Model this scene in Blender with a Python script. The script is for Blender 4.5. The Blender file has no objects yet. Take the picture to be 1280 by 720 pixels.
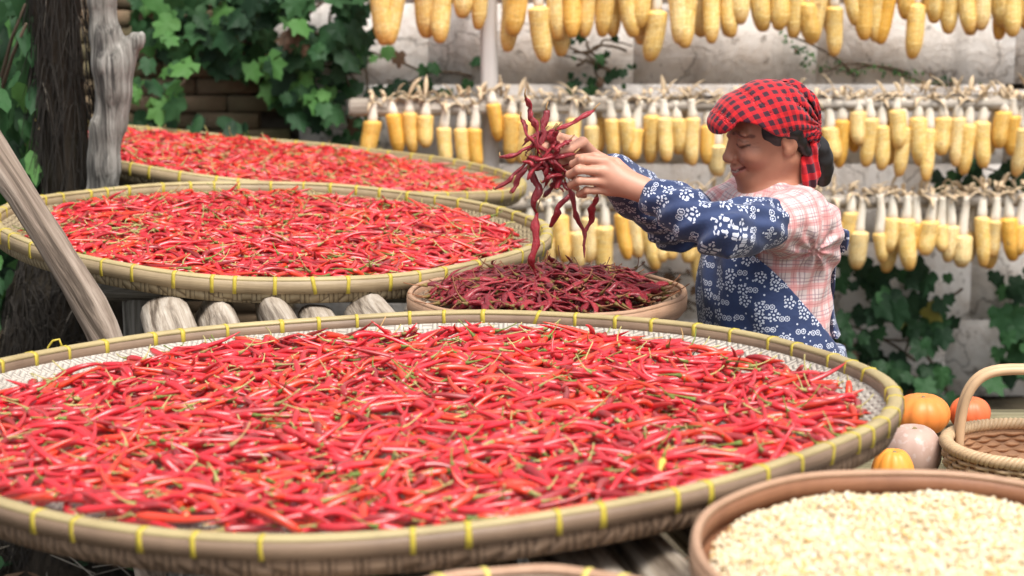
import bpy, math, random
import numpy as np
from mathutils import Matrix, Vector

rng = np.random.default_rng(7)
random.seed(7)
sc = bpy.context.scene
R_ = math.radians

# ------------------------------------------------------------------ camera
CAMZ = 1.95
FPX, YH = 2700.0, -150.0                    # focal length and horizon row in photo pixels (1280 wide)
PITCH = math.atan((360 - YH) / FPX)
cd = bpy.data.cameras.new('camera')
cam = bpy.data.objects.new('camera', cd)
sc.collection.objects.link(cam)
cam.location = (0, 0, CAMZ)
cam.rotation_euler = (math.pi / 2 - PITCH, 0, 0)
cd.sensor_width = 36
cd.lens = FPX / 1280 * 36
cd.clip_start = 0.05
cd.clip_end = 300
cd.dof.use_dof = True
cd.dof.focus_distance = 4.45
cd.dof.aperture_fstop = 4.4
sc.camera = cam

# ------------------------------------------------------------------ world, sun, exposure
SUN_EL, SUN_AZ = R_(62), R_(152)            # azimuth clockwise from +Y
w = bpy.data.worlds.new('World')
sc.world = w
w.use_nodes = True
wn = w.node_tree
wn.nodes.clear()
sky = wn.nodes.new('ShaderNodeTexSky')
sky.sky_type = 'NISHITA'
sky.sun_disc = False
sky.sun_elevation = SUN_EL
sky.sun_rotation = SUN_AZ
sky.dust_density = 4.0
hs = wn.nodes.new('ShaderNodeHueSaturation')
hs.inputs['Saturation'].default_value = 0.3
bg = wn.nodes.new('ShaderNodeBackground')
bg.inputs['Strength'].default_value = 0.14
wo = wn.nodes.new('ShaderNodeOutputWorld')
wn.links.new(sky.outputs[0], hs.inputs['Color'])
wn.links.new(hs.outputs[0], bg.inputs['Color'])
wn.links.new(bg.outputs[0], wo.inputs[0])
sd = bpy.data.lights.new('sun', 'SUN')
sd.energy = 2.4
sd.angle = R_(24)
sd.color = (1.0, 0.95, 0.88)
sun = bpy.data.objects.new('sun', sd)
sc.collection.objects.link(sun)
sv = Vector((math.sin(SUN_AZ) * math.cos(SUN_EL), math.cos(SUN_AZ) * math.cos(SUN_EL), math.sin(SUN_EL)))
sun.rotation_euler = sv.to_track_quat('Z', 'Y').to_euler()
sun.location = (0, 0, 8)
sc.view_settings.view_transform = 'Standard'
sc.view_settings.look = 'None'
sc.view_settings.gamma = 1
sc.view_settings.exposure = 0.74

# ------------------------------------------------------------------ helpers
CO, SI = math.cos(PITCH), math.sin(PITCH)
def at(px, py, Y):
    """photo pixel + distance along the ground -> world point"""
    a, b = (px - 640) / FPX, (360 - py) / FPX
    d = Y / (CO + b * SI)
    return np.array([a * d, Y, CAMZ - SI * d + b * CO * d])

col = sc.collection
def link(o, parent=None):
    col.objects.link(o)
    if parent is not None:
        o.parent = parent
    return o
def tag(o, label=None, cat=None, group=None, kind=None):
    if label: o['label'] = label
    if cat: o['category'] = cat
    if group: o['group'] = group
    if kind: o['kind'] = kind
    return o
def empty(name, loc=(0, 0, 0), label=None, cat=None, group=None):
    o = bpy.data.objects.new(name, None)
    o.empty_display_size = 0.05
    o.location = loc
    link(o)
    return tag(o, label, cat, group)

def mesh_np(name, V, F, mat=None, smooth=True, color=None, uvw=None):
    V = np.ascontiguousarray(V, dtype=np.float32)
    me = bpy.data.meshes.new(name)
    if isinstance(F, np.ndarray):
        F = [F]
    F = [np.asarray(f, dtype=np.int32) for f in F if len(f)]
    nl = sum(f.size for f in F)
    nf = sum(len(f) for f in F)
    me.vertices.add(len(V))
    me.vertices.foreach_set('co', V.ravel())
    me.loops.add(nl)
    me.polygons.add(nf)
    me.loops.foreach_set('vertex_index', np.concatenate([f.ravel() for f in F]))
    tot = np.concatenate([np.full(len(f), f.shape[1], np.int32) for f in F])
    st = np.concatenate([[0], np.cumsum(tot)[:-1]]).astype(np.int32)
    me.polygons.foreach_set('loop_start', st)
    me.polygons.foreach_set('loop_total', tot)
    me.update(calc_edges=True)
    me.validate()
    if smooth:
        me.polygons.foreach_set('use_smooth', np.ones(nf, dtype=bool))
    if color is not None:
        a = me.attributes.new('col', 'FLOAT_COLOR', 'POINT')
        c = np.ones((len(V), 4), np.float32)
        c[:, :3] = color
        a.data.foreach_set('color', c.ravel())
    if uvw is not None:
        a = me.attributes.new('uvw', 'FLOAT_VECTOR', 'POINT')
        a.data.foreach_set('vector', np.ascontiguousarray(uvw, dtype=np.float32).ravel())
    if mat is not None:
        me.materials.append(mat)
    return me
def obj_np(name, V, F, mat=None, parent=None, **k):
    return link(bpy.data.objects.new(name, mesh_np(name, V, F, mat, **k)), parent)
def obj_me(name, me, parent=None):
    return link(bpy.data.objects.new(name, me), parent)

def tube(pts, rad, n=8, cap=True, flat=None):
    """swept tube; returns V, quads, tris.  flat = (axis scale) squashes the section"""
    pts = np.asarray(pts, float)
    m = len(pts)
    rad = np.broadcast_to(np.asarray(rad, float), (m,))
    T = np.gradient(pts, axis=0)
    T /= np.linalg.norm(T, axis=1)[:, None] + 1e-12
    up = np.array([0, 0, 1.0]) if abs(T[0, 2]) < .9 else np.array([0, 1.0, 0])
    N = []
    v = np.cross(up, T[0]); v /= np.linalg.norm(v)
    for i in range(m):
        v = v - T[i] * v.dot(T[i]); v /= np.linalg.norm(v) + 1e-12
        N.append(v)
    N = np.array(N)
    B = np.cross(T, N)
    a = np.linspace(0, 2 * np.pi, n, endpoint=False)
    fl = 1.0 if flat is None else flat
    V = pts[:, None] + rad[:, None, None] * (np.cos(a)[None, :, None] * N[:, None] + fl * np.sin(a)[None, :, None] * B[:, None])
    V = V.reshape(-1, 3)
    i = np.arange(m - 1)[:, None] * n
    j = np.arange(n)[None]
    jn = (j + 1) % n
    Q = np.stack([i + j, i + jn, i + n + jn, i + n + j], -1).reshape(-1, 4)
    Tn = np.zeros((0, 3), int)
    if cap:
        c0, c1 = len(V), len(V) + 1
        V = np.vstack([V, pts[0] - 0, pts[-1] + 0])
        jj = np.arange(n); jx = (jj + 1) % n
        Tn = np.vstack([np.stack([np.full(n, c0), jx, jj], 1), np.stack([np.full(n, c1), (m - 1) * n + jj, (m - 1) * n + jx], 1)])
    return V, Q, Tn
def join(parts):
    Vs, Qs, Ts, o = [], [], [], 0
    for V, Q, T in parts:
        Vs.append(V); Qs.append(np.asarray(Q, int).reshape(-1, 4) + o); Ts.append(np.asarray(T, int).reshape(-1, 3) + o); o += len(V)
    return np.vstack(Vs), np.vstack(Qs), np.vstack(Ts)
def lathe(prof, n=96, closed=False):
    prof = np.asarray(prof, float)
    a = np.linspace(0, 2 * np.pi, n, endpoint=False)
    V = np.stack([prof[:, None, 0] * np.cos(a), prof[:, None, 0] * np.sin(a), np.repeat(prof[:, 1:2], n, 1)], -1).reshape(-1, 3)
    m = len(prof)
    rows = np.arange(m if closed else m - 1)
    i = rows[:, None] * n
    i2 = ((rows + 1) % m)[:, None] * n
    j = np.arange(n)[None]; jn = (j + 1) % n
    Q = np.stack([i + j, i + jn, i2 + jn, i2 + j], -1).reshape(-1, 4)
    return V, Q, np.zeros((0, 3), int)
def box(x0, x1, y0, y1, z0, z1, bev=0.0, jit=0.0):
    b = bev
    P = []
    for z, s in ((z0, b), (z0 + b, 0), (z1 - b, 0), (z1, b)):
        for (x, y) in ((x0, y0), (x1, y0), (x1, y1), (x0, y1)):
            P.append((x + (s if x == x0 else -s), y + (s if y == y0 else -s), z))
    V = np.array(P, float)
    if jit: V = V + rng.normal(0, jit, V.shape)
    Q = [(3, 2, 1, 0), (12, 13, 14, 15)]
    for k in range(3):
        for j in range(4):
            Q.append((k * 4 + j, k * 4 + (j + 1) % 4, k * 4 + 4 + (j + 1) % 4, k * 4 + 4 + j))
    return V, np.array(Q), np.zeros((0, 3), int)
def vnoise(P, s=1.0, seed=0):
    """cheap smooth pseudo-noise in [-1,1]"""
    P = np.asarray(P) * s
    r = np.random.default_rng(seed)
    out = 0
    for k in range(5):
        d = r.normal(size=3); ph = r.uniform(0, 6.28)
        out = out + np.sin(P @ d * (1.0 + .5 * k) + ph + 1.3 * np.sin(P @ r.normal(size=3) + ph))
    return out / 5 * 1.6

# ------------------------------------------------------------------ node materials
class Mat:
    def __init__(s, name, rough=.6, spec=.4):
        s.m = bpy.data.materials.new(name); s.m.use_nodes = True
        s.t = s.m.node_tree
        s.b = s.t.nodes['Principled BSDF']
        s.b.inputs['Roughness'].default_value = rough
        s.b.inputs['Specular IOR Level'].default_value = spec
    def n(s, typ, ins=None, **props):
        nd = s.t.nodes.new('ShaderNode' + typ)
        for k, v in props.items(): setattr(nd, k, v)
        for k, v in (ins or {}).items():
            s.set(nd.inputs[k], v)
        return nd
    def set(s, sock, v):
        if hasattr(v, 'is_linked'): s.t.links.new(v, sock)
        elif isinstance(v, (tuple, list)) and len(v) == 3 and sock.type == 'RGBA': sock.default_value = (*v, 1)
        else: sock.default_value = v
    def attr(s, name): return s.n('Attribute', attribute_name=name)
    def obj(s): return s.n('TexCoord').outputs['Object']
    def map(s, vec, scale=(1, 1, 1), loc=(0, 0, 0)):
        return s.n('Mapping', {'Vector': vec, 'Scale': scale, 'Location': loc}).outputs[0]
    def noise(s, vec, scale=5., detail=4., rough=.55, dist=0.):
        return s.n('TexNoise', {'Vector': vec, 'Scale': scale, 'Detail': detail, 'Roughness': rough, 'Distortion': dist}).outputs['Fac']
    def ramp(s, fac, stops, interp='LINEAR'):
        r = s.n('ValToRGB', {'Fac': fac}); e = r.color_ramp; e.interpolation = interp
        while len(e.elements) < len(stops): e.elements.new(.5)
        for el, (p, c) in zip(e.elements, stops):
            el.position = p; el.color = (*c, 1) if len(c) == 3 else c
        return r.outputs[0]
    def mix(s, f, a, b, mode='MIX'):
        nd = s.n('Mix', data_type='RGBA', blend_type=mode)
        s.set(nd.inputs[0], f); s.set(nd.inputs[6], a); s.set(nd.inputs[7], b)
        return nd.outputs[2]
    def math(s, op, a, b=0., c=0.):
        nd = s.n('Math', operation=op)
        s.set(nd.inputs[0], a); s.set(nd.inputs[1], b); s.set(nd.inputs[2], c)
        return nd.outputs[0]
    def sep(s, v):
        return s.n('SeparateXYZ', {0: v}).outputs
    def comb(s, x, y, z=0.):
        return s.n('CombineXYZ', {0: x, 1: y, 2: z}).outputs[0]
    def base(s, c): s.set(s.b.inputs['Base Color'], c)
    def bump(s, h, strength=.5, dist=.01):
        bn = s.n('Bump', {'Height': h, 'Strength': strength, 'Distance': dist})
        s.t.links.new(bn.outputs[0], s.b.inputs['Normal'])
    def inp(s, k, v): s.set(s.b.inputs[k], v)

MT = {}
def simple(name, c, rough=.6, var=.2, scale=20, spec=.4, bump=.0):
    M = Mat(name, rough, spec)
    f = M.noise(M.obj(), scale)
    M.base(M.mix(f, tuple(x * (1 - var) for x in c), tuple(min(1, x * (1 + var)) for x in c)))
    if bump: M.bump(f, bump, .004)
    MT[name] = M.m
    return M.m

def wood(name, dark, mid, light, axis=2, scale=6, stretch=.06, bump=.6):
    M = Mat(name, .8, .25)
    s = [scale * 6] * 3; s[axis] = scale * 6 * stretch
    o = M.obj()
    f = M.noise(M.map(o, tuple(s)), 1.0, 8, .65, .6)
    g = M.noise(M.map(o, tuple(x * 4 for x in s)), 1.0, 5, .6)
    big = M.noise(o, 4.0, 3)
    c = M.ramp(f, [(.36, dark), (.49, mid), (.66, light)])
    c = M.mix(M.math('MULTIPLY', g, .32), c, dark)
    c = M.mix(.55, c, M.ramp(big, [(.3, (.55, .5, .45)), (.7, (1, 1, 1))]), 'MULTIPLY')
    M.base(c)
    M.bump(M.math('ADD', f, M.math('MULTIPLY', g, .5)), bump, .012)
    MT[name] = M.m
wood('log_wood', (.12, .09, .065), (.48, .41, .33), (.78, .72, .63))
wood('dead_wood', (.045, .042, .04), (.25, .24, .215), (.49, .475, .44), scale=7, bump=.9)
wood('pole_wood', (.08, .06, .045), (.27, .21, .165), (.50, .42, .35), scale=5)
wood('plank_wood', (.10, .09, .05), (.26, .23, .13), (.40, .37, .24), axis=0)
wood('rail_wood', (.16, .13, .10), (.42, .37, .31), (.66, .61, .54), axis=0)

def m_band(name, c1, c2, dark):
    M = Mat(name, .5, .4)
    o = M.obj()
    x, y, z = M.sep(o)[0:3]
    ang = M.math('ARCTAN2', y, x)
    v = M.comb(M.math('MULTIPLY', ang, 8.0), M.math('MULTIPLY', z, 260.0))
    f = M.noise(v, 1.0, 5, .6)
    b = M.noise(M.comb(M.math('MULTIPLY', ang, 2.5), 0.), 1.3, 4, .7)
    c = M.mix(f, c1, c2)
    c = M.mix(M.math('MULTIPLY', M.ramp(b, [(.42, (0, 0, 0)), (.7, (1, 1, 1))]), .65), c, dark)
    M.base(c); M.bump(f, .35, .003)
    MT[name] = M.m
m_band('bamboo_band', (.17, .112, .072), (.28, .19, .125), (.09, .054, .036))
m_band('bamboo_band_pale', (.25, .185, .105), (.37, .28, .165), (.16, .11, .062))
m_band('bamboo_strip', (.33, .26, .12), (.45, .365, .19), (.22, .155, .075))
m_band('bamboo_red', (.22, .092, .045), (.29, .135, .07), (.17, .07, .035))
m_band('bamboo_rose', (.34, .20, .125), (.45, .28, .18), (.28, .155, .09))

def m_weave(name, c1, c2, dark, scale=130.):
    M = Mat(name, .75, .25)
    o = M.obj()
    x, y, z = M.sep(o)[0:3]
    u = M.math('MULTIPLY', x, scale); v = M.math('MULTIPLY', y, scale)
    su = M.math('ABSOLUTE', M.math('SINE', u)); svv = M.math('ABSOLUTE', M.math('SINE', v))
    ck = M.math('GREATER_THAN', M.math('MULTIPLY', M.math('SINE', M.math('MULTIPLY', u, .5)), M.math('SINE', M.math('MULTIPLY', v, .5))), 0.)
    h = M.math('ADD', M.math('MULTIPLY', ck, su), M.math('MULTIPLY', M.math('SUBTRACT', 1., ck), svv))
    n1 = M.noise(M.map(o, (90, 12, 40)), 1, 4); n2 = M.noise(M.map(o, (12, 90, 40)), 1, 4)
    nn = M.mix(ck, n1, n2)
    c = M.mix(nn, c1, c2)
    c = M.mix(M.ramp(h, [(.12, (1, 1, 1)), (.5, (0, 0, 0))]), c, dark)
    big = M.noise(o, 6, 4)
    c = M.mix(.5, c, M.ramp(big, [(.3, (.6, .55, .5)), (.65, (1, 1, 1))]), 'MULTIPLY')
    M.base(c); M.bump(h, .7, .006)
    MT[name] = M.m
m_weave('weave_grey', (.40, .36, .31), (.56, .52, .46), (.34, .30, .27), 330.)
m_weave('weave_outer', (.19, .12, .08), (.30, .21, .14), (.10, .065, .045), 300.)
m_weave('weave_pale', (.27, .21, .125), (.40, .33, .21), (.15, .11, .065), 300.)
simple('tie_yellow', (.46, .36, .045), .45, .25, 60)
simple('tie_pale', (.60, .48, .12), .5, .25, 60)

def m_chilli():
    M = Mat('chilli_skin', .36, .45)
    c = M.attr('col').outputs['Color']
    f = M.noise(M.n('NewGeometry').outputs['Position'], 55, 4)
    M.base(M.mix(M.ramp(f, [(.35, (0, 0, 0)), (.75, (.55, .55, .55))]), c, M.mix(.35, c, (.60, .05, .02))))
    M.inp('Coat Weight', .75); M.inp('Coat Roughness', .34); M.inp('Coat IOR', 1.55)
    M.bump(f, .15, .003)
    M.inp('Subsurface Weight', .0)
    MT['chilli'] = M.m
    M = Mat('chilli_stem', .6, .3)
    M.base(M.attr('col').outputs['Color'])
    MT['stem'] = M.m
    M = Mat('dried_chilli_skin', .3, .5)
    P = M.n('NewGeometry').outputs['Position']
    f = M.noise(P, 140, 5, .65, 1.2)
    M.base(M.mix(M.math('MULTIPLY', f, .6), M.attr('col').outputs['Color'], (.10, .006, .012)))
    M.inp('Coat Weight', .3); M.inp('Coat Roughness', .18)
    M.bump(f, .9, .006)
    MT['dried'] = M.m
m_chilli()

def m_cob():
    M = Mat('corn_kernels', .42, .45)
    uv = M.attr('uvw').outputs['Vector']
    x, y, z = M.sep(uv)[0:3]
    oi = M.n('ObjectInfo').outputs['Random']
    vo = M.n('TexVoronoi', {'Vector': M.comb(x, y), 'Scale': 1.0, 'Randomness': .35}, voronoi_dimensions='2D')
    k = M.sep(vo.outputs['Color'])[0]
    body = M.mix(k, (.86, .56, .14), (.92, .69, .30))
    alt = M.mix(k, (.84, .42, .05), (.88, .52, .10))
    c = M.mix(M.ramp(oi, [(.62, (0, 0, 0)), (.95, (1, 1, 1))]), body, alt)
    c = M.mix(M.ramp(oi, [(.0, (.7, .7, .7)), (.3, (0, 0, 0))]), c, M.mix(k, (.86, .66, .32), (.9, .74, .42)))
    c = M.mix(M.ramp(z, [(.72, (0, 0, 0)), (1., (.85, .85, .85))]), c, (.58, .22, .02))
    c = M.mix(M.ramp(vo.outputs['Distance'], [(.38, (0, 0, 0)), (.7, (.6, .6, .6))]), c, (.42, .16, .02))
    gap = M.noise(M.n('NewGeometry').outputs['Position'], 34, 3)
    c = M.mix(M.ramp(gap, [(.66, (0, 0, 0)), (.72, (.8, .8, .8))]), c, (.50, .26, .08))
    M.base(c)
    M.bump(M.math('SUBTRACT', 1., vo.outputs['Distance']), .6, .006)
    MT['cob'] = M.m
    M = Mat('corn_husk', .7, .3)
    P = M.obj()
    f = M.noise(M.map(P, (160, 160, 14)), 1, 5, .6)
    t = M.noise(P, 22, 3)
    c = M.mix(f, (.58, .50, .38), (.80, .75, .66))
    M.base(M.mix(M.ramp(t, [(.5, (0, 0, 0)), (.75, (.7, .7, .7))]), c, (.50, .34, .20)))
    M.bump(f, .5, .004)
    MT['husk'] = M.m
    simple('husk_dry', (.56, .43, .28), .8, .35, 30, bump=.2)
m_cob()

def m_wall():
    M = Mat('plaster', .9, .15)
    o = M.n('NewGeometry').outputs['Position']
    f1 = M.noise(o, 1.3, 6, .6); f2 = M.noise(o, 9, 7, .7, .4); f3 = M.noise(M.map(o, (3, 3, .7)), 2.2, 5, .6)
    f4 = M.noise(o, 26, 4)
    c = M.mix(f1, (.64, .59, .55), (.82, .79, .76))
    c = M.mix(M.ramp(f2, [(.45, (0, 0, 0)), (.78, (.75, .75, .75))]), c, (.44, .35, .28))
    c = M.mix(M.ramp(f3, [(.55, (0, 0, 0)), (.8, (.7, .7, .7))]), c, (.24, .21, .19))
    c = M.mix(M.ramp(f4, [(.60, (0, 0, 0)), (.70, (.7, .7, .7))]), c, (.18, .15, .125))
    vo = M.n('TexVoronoi', {'Vector': M.n('VectorMath', {0: o, 1: M.n('TexNoise', {'Vector': o, 'Scale': 3., 'Detail': 5.}).outputs['Color']}, operation='ADD').outputs[0], 'Scale': 1.7}, feature='DISTANCE_TO_EDGE').outputs['Distance']
    c = M.mix(M.ramp(vo, [(.0, (.7, .7, .7)), (.018, (0, 0, 0))]), c, (.15, .125, .105))
    M.base(c); M.bump(f2, .5, .03)
    MT['plaster'] = M.m
    M = Mat('brick', .9, .15)
    o = M.n('NewGeometry').outputs['Position']
    f2 = M.noise(o, 14, 6, .7); f1 = M.noise(o, 2, 4)
    rn = M.n('ObjectInfo').outputs['Random']
    c = M.mix(rn, (.11, .08, .052), (.22, .15, .095))
    c = M.mix(M.ramp(f2, [(.4, (0, 0, 0)), (.75, (.8, .8, .8))]), c, (.12, .10, .06))
    c = M.mix(M.ramp(f1, [(.5, (0, 0, 0)), (.72, (.6, .6, .6))]), c, (.10, .12, .05))
    M.base(c); M.bump(f2, .6, .01)
    MT['brick'] = M.m
    simple('mortar', (.12, .10, .075), .95, .4, 12, bump=.4)
    M = Mat('soil', .95, .1)
    o = M.obj()
    f = M.noise(o, 3, 8, .7); g = M.noise(o, 30, 5)
    c = M.mix(f, (.035, .028, .02), (.11, .088, .06))
    c = M.mix(M.ramp(g, [(.5, (0, 0, 0)), (.8, (.6, .6, .6))]), c, (.045, .06, .022))
    M.base(c); M.bump(g, .8, .03)
    MT['soil'] = M.m
    M = Mat('bark', .95, .1)
    f = M.noise(M.map(M.obj(), (40, 40, 5)), 1, 7, .7, 1.)
    g = M.noise(M.obj(), 7, 4)
    c = M.mix(f, (.012, .010, .008), (.085, .068, .052))
    M.base(M.mix(M.ramp(g, [(.5, (0, 0, 0)), (.7, (.5, .5, .5))]), c, (.055, .05, .028)))
    M.bump(f, 1., .03)
    MT['bark'] = M.m
    simple('fibre', (.022, .018, .014), .9, .6, 8)
    simple('fibre_pale', (.20, .175, .14), .9, .4, 8)
    simple('vine_stem', (.085, .06, .04), .9, .4, 20)
    M = Mat('post_concrete', .85, .2)
    f = M.noise(M.map(M.obj(), (20, 20, 3)), 1, 6, .6)
    M.base(M.mix(f, (.40, .36, .33), (.68, .65, .62))); M.bump(f, .3, .01)
    MT['post'] = M.m
m_wall()

def m_leaf(name, c, c2, tr=.25):
    M = Mat(name, .6, .2)
    rn = M.n('ObjectInfo').outputs['Random']
    f = M.noise(M.obj(), 40, 4)
    cc = M.mix(rn, c, c2)
    M.base(M.mix(M.math('MULTIPLY', f, .5), cc, tuple(x * .55 for x in c)))
    tl = M.n('BsdfTranslucent'); M.set(tl.inputs[0], tuple(min(1, x * 1.6) for x in c2))
    ms = M.n('MixShader'); M.set(ms.inputs[0], tr)
    out = M.t.nodes['Material Output']
    M.t.links.new(M.b.outputs[0], ms.inputs[1]); M.t.links.new(tl.outputs[0], ms.inputs[2]); M.t.links.new(ms.outputs[0], out.inputs[0])
    MT[name] = M.m
m_leaf('leaf_dark', (.008, .028, .012), (.022, .060, .022), .15)
m_leaf('leaf_mid', (.020, .065, .024), (.045, .12, .04), .2)
m_leaf('leaf_light', (.05, .15, .035), (.10, .23, .06))
m_leaf('leaf_yellow', (.16, .16, .03), (.26, .22, .05))
m_leaf('leaf_brown', (.09, .05, .03), (.17, .11, .07))

def m_pumpkin(name, c1, c2, spot=None):
    M = Mat(name, .45, .4)
    f = M.noise(M.obj(), 14, 5, .6)
    c = M.mix(f, c1, c2)
    if spot:
        g = M.noise(M.obj(), 45, 3)
        c = M.mix(M.ramp(g, [(.55, (0, 0, 0)), (.65, (.6, .6, .6))]), c, spot)
    M.base(c); M.bump(f, .15, .006)
    MT[name] = M.m
m_pumpkin('pumpkin_orange', (.66, .15, .03), (.82, .30, .06))
m_pumpkin('pumpkin_red', (.62, .10, .04), (.74, .19, .06))
m_pumpkin('pumpkin_pale', (.40, .26, .21), (.48, .34, .28), (.56, .46, .42))
m_pumpkin('pumpkin_gold', (.76, .25, .03), (.86, .36, .06))
simple('pumpkin_stalk', (.22, .17, .08), .8, .3, 30)
simple('basket_cane', (.46, .32, .185), .5, .35, 45, bump=.2)
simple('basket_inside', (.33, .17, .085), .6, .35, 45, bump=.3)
simple('cane_pale', (.54, .36, .21), .45, .2, 25)
M = Mat('corn_grit', .6, .35)
M.base(M.attr('col').outputs['Color'])
MT['grit'] = M.m
simple('dark_fruit', (.05, .012, .035), .35, .4, 20)

# ---- cloth
def m_skin():
    M = Mat('skin', .48, .4)
    f = M.noise(M.obj(), 60, 5)
    c = M.attr('col').outputs['Color']
    g = M.noise(M.obj(), 16, 3)
    c = M.mix(M.ramp(g, [(.35, (0, 0, 0)), (.7, (.35, .35, .35))]), c, M.mix(.5, c, (.16, .06, .035)))
    M.base(M.mix(M.math('MULTIPLY', f, .45), c, M.mix(.45, c, (.45, .14, .08))))
    M.inp('Subsurface Weight', .08); M.inp('Subsurface Radius', (.012, .005, .003)); M.inp('Subsurface Scale', .5)
    M.bump(f, .1, .003)
    MT['skin'] = M.m
    simple('hair', (.012, .010, .010), .4, .5, 90)
    simple('trousers', (.03, .03, .04), .9, .3, 30)
    simple('shoe', (.02, .02, .022), .6, .3, 30)
m_skin()
def stripes(M, x, period, lo, hi):
    fr = M.math('FRACT', M.math('DIVIDE', x, period))
    return M.math('MULTIPLY', M.math('GREATER_THAN', fr, lo), M.math('LESS_THAN', fr, hi))
def m_plaid():
    M = Mat('plaid_shirt', .85, .2)
    u, v, _ = M.sep(M.attr('uvw').outputs['Vector'])[0:3]
    c = (.64, .52, .50)
    def lay(c, s, col, a): return M.mix(M.math('MULTIPLY', s, a), c, col)
    for x in (u, v):
        c = lay(c, stripes(M, x, .040, .0, .34), (.58, .22, .21), .62)
        c = lay(c, stripes(M, x, .040, .44, .52), (.26, .13, .16), .62)
        c = lay(c, stripes(M, x, .040, .66, .72), (.22, .15, .19), .6)
        c = lay(c, stripes(M, x, .040, .14, .20), (.40, .12, .13), .55)
    fab = M.noise(M.map(M.comb(u, v), (900, 900, 1)), 1, 2)
    M.base(M.mix(M.math('MULTIPLY', fab, .2), c, (.55, .42, .42)))
    wr = M.noise(M.obj(), 26, 4, .5, .8)
    M.bump(wr, .35, .012)
    M.inp('Sheen Weight', .15)
    MT['plaid'] = M.m
m_plaid()
def m_floral():
    M = Mat('floral_cotton', .75, .25)
    uv = M.attr('uvw').outputs['Vector']
    u, v, _ = M.sep(uv)[0:3]
    def flower(scale, seed, kind):
        vec = M.comb(M.math('ADD', M.math('MULTIPLY', u, scale), seed), M.math('ADD', M.math('MULTIPLY', v, scale), seed * 1.7))
        vo = M.n('TexVoronoi', {'Vector': vec, 'Scale': 1.0, 'Randomness': .55}, voronoi_dimensions='2D')
        d = M.n('VectorMath', {0: vec, 1: vo.outputs['Position']}, operation='SUBTRACT').outputs[0]
        dx, dy, _ = M.sep(d)[0:3]
        r = M.math('SQRT', M.math('ADD', M.math('MULTIPLY', dx, dx), M.math('MULTIPLY', dy, dy)))
        th = M.math('ARCTAN2', dy, dx)
        rn = M.sep(vo.outputs['Color'])[0]
        def ring(r0, w): return M.math('LESS_THAN', M.math('ABSOLUTE', M.math('SUBTRACT', r, r0)), w)
        pet = M.math('GREATER_THAN', M.math('COSINE', M.math('ADD', M.math('MULTIPLY', th, 7.), M.math('MULTIPLY', rn, 6.))), -.15)
        a = M.math('MAXIMUM', M.math('MULTIPLY', ring(.27, .075), pet), M.math('LESS_THAN', r, .075))
        a = M.math('MAXIMUM', a, M.math('MULTIPLY', ring(.40, .035), M.math('GREATER_THAN', M.math('COSINE', M.math('MULTIPLY', th, 5.)), .6)))
        ex = M.math('SQRT', M.math('ADD', M.math('POWER', M.math('SUBTRACT', M.math('ABSOLUTE', dx), .17), 2.), M.math('MULTIPLY', dy, dy)))
        b = M.math('LESS_THAN', M.math('ABSOLUTE', M.math('SUBTRACT', ex, M.math('ADD', .15, M.math('MULTIPLY', M.math('COSINE', M.math('MULTIPLY', M.math('ARCTAN2', dy, M.math('SUBTRACT', M.math('ABSOLUTE', dx), .17)), 9.)), .02)))), .028)
        b = M.math('MAXIMUM', b, M.math('LESS_THAN', ex, .055))
        sel = M.math('GREATER_THAN', rn, .5)
        return M.math('ADD', M.math('MULTIPLY', sel, a), M.math('MULTIPLY', M.math('SUBTRACT', 1., sel), b))
    f1 = flower(31., 3.3, 0)
    vo = M.n('TexVoronoi', {'Vector': M.map(M.comb(u, v), (75, 75, 1)), 'Scale': 1.0, 'Randomness': 1.}, voronoi_dimensions='2D')
    dots = M.math('MULTIPLY', M.math('LESS_THAN', vo.outputs['Distance'], .16), M.math('GREATER_THAN', M.sep(vo.outputs['Color'])[0], .72))
    pat = M.math('MAXIMUM', f1, dots)
    n = M.noise(M.comb(u, v), 30, 4)
    blue = M.mix(n, (.016, .027, .080), (.034, .056, .140))
    M.base(M.mix(M.math('MULTIPLY', pat, .74), blue, (.70, .74, .84)))
    wr = M.noise(M.obj(), 30, 4, .5, .8)
    M.bump(wr, .3, .01)
    M.inp('Sheen Weight', .2)
    MT['floral'] = M.m
m_floral()
def m_gingham():
    M = Mat('gingham_scarf', .8, .2)
    u, v, _ = M.sep(M.attr('uvw').outputs['Vector'])[0:3]
    a = stripes(M, u, .0185, .0, .55); b = stripes(M, v, .0185, .0, .55)
    s = M.math('ADD', a, b)
    c = M.mix(M.math('MULTIPLY', M.math('MINIMUM', s, 1.), .55), (.56, .013, .017), (.17, .007, .018))
    c = M.mix(M.math('MULTIPLY', M.math('MULTIPLY', a, b), .93), c, (.020, .012, .022))
    M.base(c)
    M.bump(M.noise(M.obj(), 40, 3, .5, .6), .3, .008)
    M.inp('Sheen Weight', .2)
    MT['gingham'] = M.m
m_gingham()

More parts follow.
